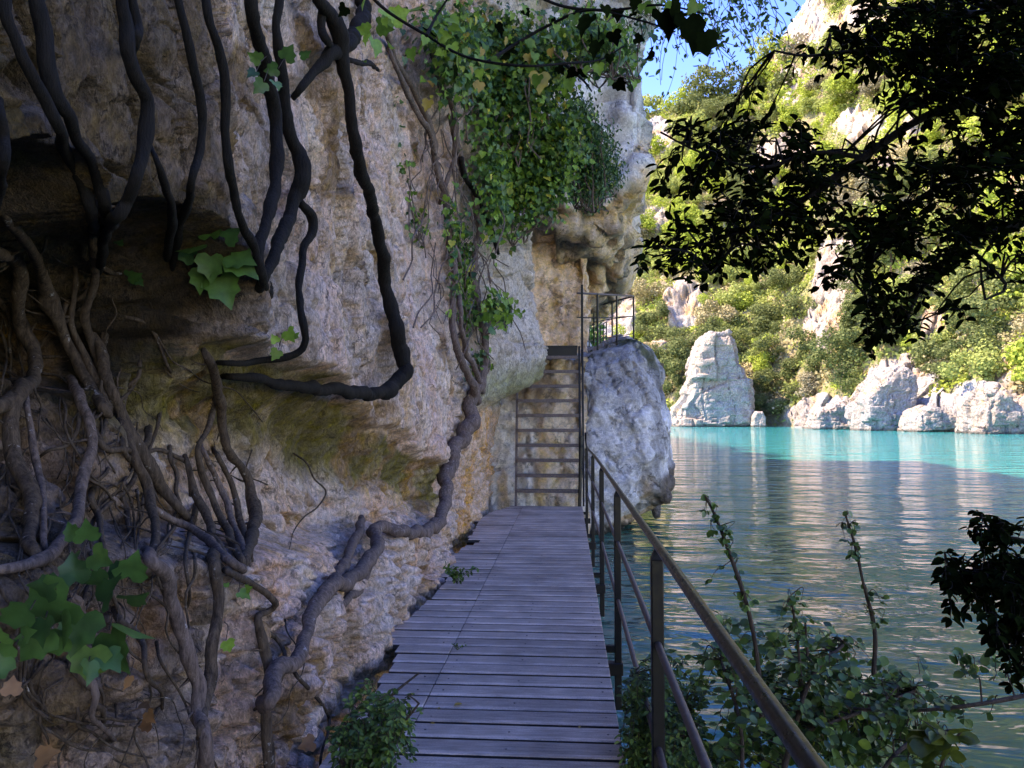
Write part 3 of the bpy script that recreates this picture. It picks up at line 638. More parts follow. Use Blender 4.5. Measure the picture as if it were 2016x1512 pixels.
def scatter_far():
    # candidates over the bank, in world space, kept apart; sizes from what stands there
    n = 5200; r = RNG.uniform(1180, 2080, n); t = RNG.uniform(.0, 1.0, n)**1.25
    d0 = np.interp(r, RX, SHORE); yc = d0*(1.85+.35*ss(1400, 1700, r)); y = d0+(.012+t*.985)*(yc-d0); x = (r-1117)/1500*y; z = hill_rz(r, y)
    p = np.stack([x, y, z], -1); px, py = proj(p); rk = rockness(px, py, p); dark = fbm(p, .03, 3, 561); tone = fbm(p, .02, 3, 565)
    order = np.argsort(y+RNG.normal(size=n)*30); taken = []; out = []
    cell = {}
    for i in order:
        if rk[i] > .36 or py[i] < -60 or z[i] < WATER_Z+.6: continue
        size = RNG.uniform(5.0, 9.5)*(1+.3*(t[i] > .3)); 
        if z[i] < 6: size *= .62
        key = (int(px[i]//46), int(py[i]//46)); sp = size/y[i]*1500*.52; ok = True
        for a in (-1, 0, 1):
            for b in (-1, 0, 1):
                for (qx, qy, qs) in cell.get((key[0]+a, key[1]+b), []):
                    if abs(qx-px[i]) < (sp+qs)*.5 and abs(qy-py[i]) < (sp+qs)*.42: ok = False
        if not ok: continue
        cell.setdefault(key, []).append((px[i], py[i], sp)); out.append((i, size))
    gully = lambda a, b: ((1500 < a < 1580 and 560 < b < 850) or (1880 < a < 1990 and 560 < b < 720) or (1560 < a < 1600 and 600 < b < 700))
    things = out[:292]; rest = out[292:]
    names = {'olive': 'olive green', 'bright': 'bright green', 'dark': 'dark green', 'straw': 'straw coloured', 'grey': 'grey brown'}
    def kindof(i):
        if gully(px[i], py[i]): return 'dark' if RNG.random() < .85 else 'bright'
        u = RNG.random()*.5+tone[i]*.9-.2
        if dark[i] > .60 : return 'dark'
        return 'olive' if u < .33 else ('bright' if u < .56 else ('straw' if u < .60 else ('grey' if u < .64 else 'olive')))
    made = []
    for i, size in things:
        kd = kindof(i); s = RNG.integers(4); hgt = 'tree' if size > 7 else 'bush'
        e = empty('tree' if hgt == 'tree' else 'bush', (x[i], y[i], z[i]-.3)); e.rotation_euler = (0, 0, RNG.uniform(0, 6.28)); e.scale = (size, size, size*RNG.uniform(.75, 1.0))
        a, b = px[i], py[i]
        hor = next(w for lim, w in [(1275, 'beyond the shelf railings'), (1335, 'left of the rock pillar'), (1410, 'above the pillar shoulder'), (1500, 'above the pillar top'), (1600, 'over the shaded gully'),
                   (1710, 'over the low pink ledge'), (1810, 'over the hollowed outcrop'), (1910, 'over the low jagged rocks'), (9999, 'toward the right picture edge')] if a < lim)
        ver = next(w for lim, w in [(200, 'near the crest'), (330, 'high up'), (470, 'on the upper slope'), (580, 'halfway up'), (680, 'on the lower slope'), (750, 'just up the bank'), (9999, 'at the water')] if b < lim)
        where = f'{ver} {hor}'
        size_w = 'large' if size > 8 else ('small' if size < 5.2 else 'middling')
        shape = ['spreading', 'upright', 'low', 'narrow'][s]
        lab = f'{size_w} {shape} {names[kd]} {hgt} {where}'; made.append((lab, a, e))
        tag(e, lab, hgt, f"{'bushes' if hgt == 'bush' else 'trees'} on the far slope")
        c = bpy.data.objects.new('crown', VAR[(kd, s)]); col.objects.link(c); c.parent = e
        k = bpy.data.objects.new('trunk', TM); col.objects.link(k); k.parent = e
    seen = {}
    for lab, a, e in made: seen.setdefault(lab, []).append((a, e))
    for lab, L in seen.items():
        if len(L) > 1:
            L.sort(key=lambda q: q[0]); n_ = len(L)
            for q, (a, e) in enumerate(L): e['label'] = ('leftmost' if q == 0 else 'rightmost' if q == n_-1 else 'second from left' if q == 1 else 'third from left' if q == 2 else 'next to rightmost')+' '+lab
    # remaining cover: one mass
    Vs = []; Fs = []; mi = []; base = 0; kinds = list(FAR_MATS)
    tmp = {}
    for i, size in rest:
        kd = kindof(i); s = RNG.integers(4)
        if (kd, s) not in tmp: tmp[(kd, s)] = crown_mesh(900+kinds.index(kd)*10+s, kd, [1.0, 1.25, .8, 1.5][s], 700, .09)
        V, Fc = tmp[(kd, s)]; a = RNG.uniform(0, 6.28); R = np.array([[math.cos(a), -math.sin(a), 0], [math.sin(a), math.cos(a), 0], [0, 0, 1]])
        Vs.append(V@R.T*size+[x[i], y[i], z[i]-.3]); Fs.append(Fc+base); base += len(V); mi += [kinds.index(kd)]*len(Fc)
    # low scrub and tufts
    m = 26000; rr = RNG.uniform(1170, 2250, m); tt = RNG.uniform(0, 1, m); d0 = np.interp(rr, RX, SHORE); yc = d0*(1.85+.35*ss(1400, 1700, rr)); yy = d0+(.01+tt*.99)*(yc-d0)
    zz = hill_rz(rr, yy); pp = np.stack([(rr-1117)/1500*yy, yy, zz], -1); ax, ay = proj(pp); rk2 = rockness(ax, ay, pp); keep = (rk2 < .42) & (zz > WATER_Z+.5) | ((rk2 < .6) & (RNG.random(m) < .12) & (zz > 0)); pp = pp[keep]
    tn = fbm(pp, .08, 3, 571); m = len(pp); per = 14
    pos = np.repeat(pp, per, 0)+RNG.normal(size=(m*per, 3))*[.8, .8, .35]+[0, 0, .45]; k2 = np.repeat(np.where(tn < .44, 0, np.where(tn < .5, 1, np.where(tn < .58, 0, 3))), per)
    V, Fc = batch(QUAD, pos, rnd(len(pos)), rnd(len(pos))+[-.2, -.5, .7], RNG.uniform(.3, .7, len(pos)))
    Vs.append(V); Fs.append(Fc+base); mi += np.repeat(k2, 2).tolist()
    o = mesh_obj('hillside_scrub', np.vstack(Vs), np.vstack(Fs), [FAR_MATS[k] for k in kinds], matidx=mi)
    tag(o, 'mixed green and straw coloured scrub covering the sunlit slope', 'scrub', kind='stuff')
    print('FAR', len(things), len(rest), m)
scatter_far()

# ------------------------------------------------------------------ water
def build_water():
    m, t, b, out = newmat('water'); L = t.links.new
    g = nd(t, 'ShaderNodeNewGeometry'); mp = nd(t, 'ShaderNodeMapping'); mp.inputs['Scale'].default_value = (.45, 1.0, 1); mp.inputs['Rotation'].default_value = (0, 0, .12); L(g.outputs['Position'], mp.inputs[0])
    n1 = nd(t, 'ShaderNodeTexNoise', Scale=2.3, Detail=3, Roughness=.5, Distortion=.5); L(mp.outputs[0], n1.inputs['Vector'])
    n2 = nd(t, 'ShaderNodeTexNoise', Scale=.55, Detail=2, Roughness=.5); L(mp.outputs[0], n2.inputs['Vector'])
    n3 = nd(t, 'ShaderNodeTexNoise', Scale=8.0, Detail=2, Roughness=.5); L(mp.outputs[0], n3.inputs['Vector'])
    h = mathn(t, 'ADD', mathn(t, 'MULTIPLY', n1.outputs[0], .10), mathn(t, 'MULTIPLY', n2.outputs[0], .30)); nm = nd(t, 'ShaderNodeTexNoise', Scale=.16, Detail=2); L(g.outputs['Position'], nm.inputs['Vector']); h = mathn(t, 'ADD', mathn(t, 'MULTIPLY', n2.outputs[0], .30), mathn(t, 'MULTIPLY', mathn(t, 'ADD', mathn(t, 'MULTIPLY', n1.outputs[0], .095), mathn(t, 'MULTIPLY', n3.outputs[0], .012)), maprange(t, nm.outputs[0], .35, .6, .6, 1.25)))
    bp = nd(t, 'ShaderNodeBump', Strength=1.0, Distance=1.0); L(h, bp.inputs['Height']); L(bp.outputs[0], b.inputs['Normal'])
    nc = nd(t, 'ShaderNodeTexNoise', Scale=.03, Detail=3); L(g.outputs['Position'], nc.inputs['Vector'])
    cr = nd(t, 'ShaderNodeValToRGB'); cr.color_ramp.elements[0].color = (.002, .23, .26, 1); cr.color_ramp.elements[1].color = (.004, .28, .30, 1); L(nc.outputs[0], cr.inputs[0])
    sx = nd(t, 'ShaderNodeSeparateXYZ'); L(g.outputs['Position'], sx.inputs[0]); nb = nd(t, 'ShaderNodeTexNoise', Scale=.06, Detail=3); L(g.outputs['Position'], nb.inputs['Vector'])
    shade_fade = maprange(t, mathn(t, 'ADD', sx.outputs[0], mathn(t, 'MULTIPLY', nb.outputs[0], 8.0)), 7, 19, 0, 1)       # cliff shade painted into the near water as darker green -> milky turquoise current
    mxw = nd(t, 'ShaderNodeMixRGB'); L(shade_fade, mxw.inputs[0]); mxw.inputs[1].default_value = (.014, .125, .085, 1); L(cr.outputs[0], mxw.inputs[2]); L(mxw.outputs[0], b.inputs['Base Color'])
    b.inputs['Specular IOR Level'].default_value = .42; b.inputs['Subsurface Weight'].default_value = 1.0; b.inputs['Subsurface Radius'].default_value = (1, 1, 1); b.inputs['Subsurface Scale'].default_value = 1.6
    b.inputs['Roughness'].default_value = .04; b.inputs['IOR'].default_value = 1.33
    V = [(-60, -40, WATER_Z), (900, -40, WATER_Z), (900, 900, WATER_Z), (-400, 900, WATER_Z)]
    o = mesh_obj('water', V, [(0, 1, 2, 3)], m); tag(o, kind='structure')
build_water()

# ------------------------------------------------------------------ boardwalk
def wood_mat():
    m, t, b, out = newmat('deck_board'); L = t.links.new
    g = nd(t, 'ShaderNodeNewGeometry'); mp = nd(t, 'ShaderNodeMapping'); mp.inputs['Scale'].default_value = (.12, 1, 1); L(g.outputs['Position'], mp.inputs[0])
    n = nd(t, 'ShaderNodeTexNoise', Scale=55, Detail=6, Roughness=.65); L(mp.outputs[0], n.inputs['Vector'])
    n2 = nd(t, 'ShaderNodeTexNoise', Scale=2.3, Detail=6, Roughness=.6); L(g.outputs['Position'], n2.inputs['Vector'])
    n4 = nd(t, 'ShaderNodeTexNoise', Scale=160, Detail=2); L(g.outputs['Position'], n4.inputs['Vector'])
    cr = nd(t, 'ShaderNodeValToRGB'); cr.color_ramp.elements[0].color = (.24, .175, .14, 1); cr.color_ramp.elements[1].color = (.56, .42, .345, 1); cr.color_ramp.elements[0].position = .25; cr.color_ramp.elements[1].position = .8
    L(n.outputs[0], cr.inputs[0])
    k = mathn(t, 'MULTIPLY', maprange(t, g.outputs['Random Per Island'], 0, 1, .78, 1.18), maprange(t, n2.outputs[0], .3, .7, .72, 1.25)); k = mathn(t, 'MULTIPLY', k, maprange(t, n4.outputs[0], .3, .7, .8, 1.2))
    mu = nd(t, 'ShaderNodeVectorMath', operation='SCALE'); L(cr.outputs[0], mu.inputs[0]); L(k, mu.inputs['Scale']); L(mu.outputs[0], b.inputs['Base Color'])
    # pale strip along each board's near edge, gap shade painted on the sides
    sp = nd(t, 'ShaderNodeSeparateXYZ'); L(g.outputs['Position'], sp.inputs[0]); fr = mathn(t, 'FRACT', mathn(t, 'ADD', mathn(t, 'MULTIPLY', mathn(t, 'ADD', sp.outputs[1], 1.2), 1/.19), 30.5), 0)
    st = mathn(t, 'MULTIPLY', maprange(t, fr, .28, .22, 0, 1), maprange(t, n2.outputs[0], .3, .55, .5, 1.0)); k3 = maprange(t, st, 0, 1, .92, 1.42)
    sn = nd(t, 'ShaderNodeSeparateXYZ'); L(g.outputs['True Normal'], sn.inputs[0]); k4 = maprange(t, sn.outputs[2], .3, .75, .10, 1)
    sc2 = nd(t, 'ShaderNodeVectorMath', operation='SCALE'); L(mu.outputs[0], sc2.inputs[0]); L(mathn(t, 'MULTIPLY', k3, k4), sc2.inputs['Scale']); L(sc2.outputs[0], b.inputs['Base Color'])
    b.inputs['Roughness'].default_value = .75; b.inputs['Specular IOR Level'].default_value = .3
    bp = nd(t, 'ShaderNodeBump', Strength=.8, Distance=.003); L(mathn(t, 'ADD', n.outputs[0], mathn(t, 'MULTIPLY', n4.outputs[0], .4)), bp.inputs['Height']); L(bp.outputs[0], b.inputs['Normal'])
    return m
WOOD = wood_mat()
def build_boardwalk():
    root = empty('boardwalk', (-.4, 0, 0)); tag(root, 'narrow walkway of weathered grey brown planks running along the cliff foot to the ladder', 'boardwalk')
    d = MB(); y = -1.2; k = 0; sc = MB()
    while y < 13.75:
        xl = np.interp(y, [-2, 5.2, 5.45, 5.8, 6.6, 7.6, 7.65, 9.3, 9.9, 9.95, 11.6, 11.65, 13.0, 13.9], [-1.15, -1.14, -1.32, -1.31, -1.22, -1.18, -1.33, -1.30, -1.12, -1.30, -1.34, -1.45, -1.25, -.95])
        xl += random.uniform(-.02, .02)
        seam = -.80 if y > 4 else None; w = .163; dz = random.uniform(-.002, .002)
        rz = random.uniform(-.003, .003)
        if seam is None:
            d.box(((xl+.26)/2, y, -.02+dz), (.26-xl, w, .04), rz, bev=.004)
        else:
            d.box(((seam+.0015+.26)/2, y, -.02+dz), (0.26-seam-.0015, w, .04), rz, bev=.004)
            d.box(((xl+seam-.0015)/2, y, -.02+dz+random.uniform(-.003, .003)), (seam-.0015-xl, w, .04), rz*2, bev=.004)
        for xs in (.2, -.3, -.73, -.88):
            if random.random() < .8:
                bm_y = y+random.uniform(-.03, .03); V, Fc = tube_arr([(xs, bm_y, -.003), (xs, bm_y, .002)], .006, 6); sc.add(V, Fc)
        y += .19; k += 1
    d.build('deck', WOOD, root)
    tag(sc.build('screw', M['iron_worn_or_lit'], root), kind='stuff') 
    for x in (.16, -.42, -1.0):
        b = MB(); b.bar((x, -1.3, -.12), (x, 13.8, -.12), .06, .14); b.build('joist', M['iron'], root)
    for yy in (1.2, 3.2, 5.7, 8.3, 11.0, 13.6):
        b = MB(); b.bar((-1.7, yy, -.24), (.40, yy, -.24), .08, .09, .004); b.bar((.36, yy, -.25), (-1.6, yy, -.95), .05, .05, .004); b.build('bracket', M['iron'], root)
build_boardwalk()

RX_ = .365
def build_railing():
    root = empty('railing', (RX_, 3, 0)); tag(root, 'dark iron pipe railing with square posts on the river side of the boardwalk', 'railing')
    t = MB(); pts = [(RX_, .2, 1.075), (RX_, 2, 1.075), (RX_, 6, 1.072), (RX_-.005, 10, 1.075), (RX_-.03, 13.7, 1.075), (RX_-.04, 13.85, 1.30)]
    t.tube(smooth_path(pts, .3), .0180, 16); t.build('top_rail', M['iron_rail'], root, True)
    for z, r in ((.67, .0145), (.25, .0145)):
        t = MB(); t.tube([(RX_+.0, .2, z), (RX_, 5, z+.004), (RX_, 9, z-.003), (RX_-.03, 13.7, z)], r, 12); t.build('mid_rail', M['iron_worn_or_lit'], root, True)
    for y in (.75, 3.2, 5.7, 8.3, 11.0, 13.55):
        b = MB(); x = RX_ - .03*ss(10, 13.7, y)
        b.box((x, y, .24), (.05, .05, 1.55), bev=.004)
        V = [(x-.025, y-.025, 1.015), (x+.025, y-.025, 1.015), (x+.025, y+.025, 1.015), (x-.025, y+.025, 1.015), (x-.008, y-.008, 1.058), (x+.008, y-.008, 1.058), (x+.008, y+.008, 1.058), (x-.008, y+.008, 1.058)]
        b.add(V, [(0, 1, 5, 4), (1, 2, 6, 5), (2, 3, 7, 6), (3, 0, 4, 7), (4, 5, 6, 7)])
        b.box((x-.05, y, -.10), (.09, .04, .05), bev=.003)
        b.build('post', M['iron'], root)
build_railing()

def build_ladder():
    root = empty('ladder_stair', (-.35, 13.8, 0)); tag(root, 'steep brown iron ladder stair with open rungs climbing from the boardwalk to the rock shelf', 'ladder')
    xl, xr = -.935, .225; y0 = 13.80; g = .05; r = .272
    def yz(n): return y0+g*n, r*n
    ya, za = yz(0); yb, zb = yz(10.7)
    for x, top in ((xl, 9.3), (xr, 10.7)):
        b = MB(); yt, zt = yz(10.7); b.bar((x, ya, za-.2), (x, yt, zt), .04, .10, .004); b.build('stringer', M['iron_worn_or_lit'] if x == xl else M['iron'], root)  # left stringer in the paler iron: light on it put into the colour
    for n in range(1, 11):
        y, z = yz(n); b = MB(); b.box(((xl+xr)/2, y, z), (xr-xl-.04, .15, .03), bev=.006); b.box(((xl+xr)/2, y-.078, z-.014), (xr-xl-.04, .018, .06), bev=.004); b.build('rung', M['iron_worn_or_lit'], root)
    y, z = yz(10.7); b = MB(); b.box(((xl+xr)/2+.05, y+.35, z), (1.0, .8, .04), bev=.005); b.box(((xl+xr)/2+.05, y-.06, z-.115), (.98, .03, .19), bev=.004); b.build('landing', M['iron'], root)
    b = MB(); b.bar((xr+.06, 13.72, 0), (xr+.06, 14.30, 3.0), .035, .035, .004); b.bar((xr+.055, 14.30, 2.6), (xr+.055, 14.32, 4.08), .045, .045, .004)
    b.build('handrail', M['iron'], root)
    b = MB(); b.bar((xr-.02, 13.72, -.3), (xr+.02, 13.74, 1.25), .05, .05, .004); b.build('post', M['iron'], root)
build_ladder()

def build_shelf_railings():
    A = [P(1136, 577, 14.35), P(1176, 579, 14.6), P(1214, 581, 15.9), P(1247, 583, 17.4)]
    root = empty('shelf_railing', tuple(P(1176, 686, 14.6))); tag(root, 'thin dark railing around the top of the grey boulder beside the ladder head', 'railing')
    t = MB(); t.tube(A, .020, 8); t.build('top_rail', M['iron_worn_or_lit'], root, True)
    for f in (.46, ):
        t = MB(); t.tube([a-np.array([0, 0, 1.0*f]) for a in A], .011, 8); t.build('mid_rail', M['iron'], root, True)
    t = MB(); t.tube([a-np.array([0, 0, .86]) for a in A[1:]], .009, 8); t.build('mid_rail', M['iron'], root, True)
    for k, a in enumerate(A[1:]):
        b = MB(); b.tube([a+np.array([0, 0, .015]), a-np.array([0, 0, 1.08])], .021, 8); b.build('post', M['iron'], root)
    B = [A[3]+np.array([0, .05, 0]), P(1205, 594, 20), P(1169, 605, 23), P(1166, 611, 23.2)]
    r2 = empty('shelf_railing', tuple(P(1205, 655, 20))); tag(r2, 'farther railing run slanting back behind the boulder top toward the recess', 'railing')
    t = MB(); t.tube(B, .022, 8); t.build('top_rail', M['iron'], r2, True)
    for f in (.45, .95):
        t = MB(); t.tube([b-np.array([0, 0, f]) for b in B], .013, 8); t.build('mid_rail', M['iron'], r2, True)
    for a in B[1:3]:
        b = MB(); b.tube([a, a-np.array([0, 0, 1.15])], .022, 8); b.build('post', M['iron'], r2)
    Cc = [P(1140, 648, 22), P(1168, 646, 25), P(1182, 640, 27), P(1194, 634, 28)]
    r3 = empty('shelf_railing', tuple(P(1182, 660, 27))); tag(r3, 'small distant railing on the path beyond the boulder top, seen through the nearer rails', 'railing')
    t = MB(); t.tube(Cc, .02, 8); t.build('top_rail', M['iron'], r3, True)
    t = MB(); t.tube([a-np.array([0, 0, .4]) for a in Cc], .014, 8); t.build('mid_rail', M['iron'], r3, True)
    for a in (P(1160, 647, 24.4), P(1182, 640, 27), P(1188, 637, 27.5), P(1194, 634, 28)):
        b = MB(); b.tube([a, a-np.array([0, 0, .75])], .02, 8); b.build('post', M['iron'], r3)
build_shelf_railings()

# shelf ground beyond the boulder top (the path the railings stand on)
def build_shelf():
    xs = np.linspace(-1.0, 2.0, 60); ys = np.linspace(16.0, 30, 140); X, Y = np.meshgrid(xs, ys); Z = np.interp(Y, [16, 18, 22, 30], [2.75, 3.0, 3.55, 4.3])
    G = np.stack([X + (Y-16)*.02, Y, Z], -1); G[..., 2] += (fbm(G, 1.5, 3, 451)-.5)*.3 - 3.5*ss(1.25, 1.9, X)*ss(16, 17, Y)
    h, w = X.shape; V = G.reshape(-1, 3); i = np.arange(h-1)[:, None]*w+np.arange(w-1)[None]; Fc = np.stack([i, i+1, i+w+1, i+w], -1).reshape(-1, 4)
    C = np.tile(np.array([.26, .22, .21]), (len(V), 1)); o = mesh_obj('shelf_path', V, Fc, M['rock_mid'], smooth=True, cols=C); tag(o, kind='structure')
build_shelf()

# ------------------------------------------------------------------ vines on the near wall
def vine(pts, label, mat='bark_dark', off=.05, rough=.34, n=14, group=None, name='vine', depth=None):
    """pts: (px, py, radius px[, extra offset]); laid on the true wall face"""
    rows = []; pts = list(pts)
    if 'stub' not in label and 'twig' not in label:
        (x0, y0), (x1, y1) = pts[-2][:2], pts[-1][:2]; L = math.hypot(x1-x0, y1-y0)+1e-6
        if -20 < x1 < 2036 and y1 < 1512: pts.append((x1+(x1-x0)/L*26, y1+(y1-y0)/L*26, pts[-1][2]*.8, -.09))
        (x0, y0), (x1, y1) = pts[1][:2], pts[0][:2]; L = math.hypot(x1-x0, y1-y0)+1e-6
        if x1 > -20 and y1 > -20: pts.insert(0, (x1+(x1-x0)/L*22, y1+(y1-y0)/L*22, pts[0][2]*.8, -.09))
    for q in pts:
        o = q[3] if len(q) > 3 else off
        w = wall_hit(q[0], q[1], o) if depth is None else P(q[0], q[1], depth)
        rows.append([*w, q[2]*w[1]/F])
    rows = np.array(rows)
    # ease depth so that stems bridge hollows instead of diving into them
    y = rows[:, 1].copy()
    for _ in range(3): y[1:-1] = np.minimum(y[1:-1], .25*y[:-2]+.5*y[1:-1]+.25*y[2:]+.01)
    for k in range(len(rows)):
        rr = ray(pts[k][0], pts[k][1]); rows[k, 3] *= y[k]/rows[k, 1]; rows[k, :3] = CAM+rr*y[k]
    s = smooth_path(rows, .02); u = np.linspace(0, 1, len(s)); r = s[:, 3]*np.clip(np.minimum(1, (1-u)/.05*.35+.65), .65, 1); r = np.maximum(r*(1+.22*(fbm(s[:, :3], 9, 3, 7)-.5)), .002); p = s[:, :3]+(np.stack([fbm(s[:, :3], 5, 2, 3), fbm(s[:, :3], 5, 2, 4), fbm(s[:, :3], 5, 2, 5)], -1)-.5)*r[:, None]*2.0
    V, Fc = tube_arr(p, r, n, rough=rough, seed=len(label))
    o = mesh_obj(name, V, Fc, M[mat], smooth=True); tag(o, label, 'vine', group or 'woody vines on the cliff')
    V2 = []; F2 = []; b2 = 0; ln = len(p)
    if mat == 'bark_dark' or pts[len(pts)//2][0] > 560: return p, r
    for k in range(max(4, ln//12)):
        i = RNG.integers(2, ln-2) if ln > 6 else 1; a = p[i]; d = RNG.normal(size=3)*[.3, 1, 1]; d /= np.linalg.norm(d); L = RNG.uniform(.02, .06)*(1+p[i][1]*.15)
        e = a+d*L; wx = wall_x(np.array([e[1]]), np.array([e[2]]), False)[0]; e[0] = min(e[0], wx+.01) if off < .2 else e[0]; m_ = (a+e)/2+RNG.normal(size=3)*L*.18; m_[0] = a[0]*.6+e[0]*.4
        v, f = tube_arr(smooth_path(np.array([a, m_, e]), L/5), np.linspace(r[i]*.3, r[i]*.08, len(smooth_path(np.array([a, m_, e]), L/5))), 5); V2.append(v); F2 += [tuple(z+b2 for z in q) for q in f]; b2 += len(v)
    tag(mesh_obj('rootlets', np.vstack(V2), F2, M[mat], o), kind='stuff'); return p, r
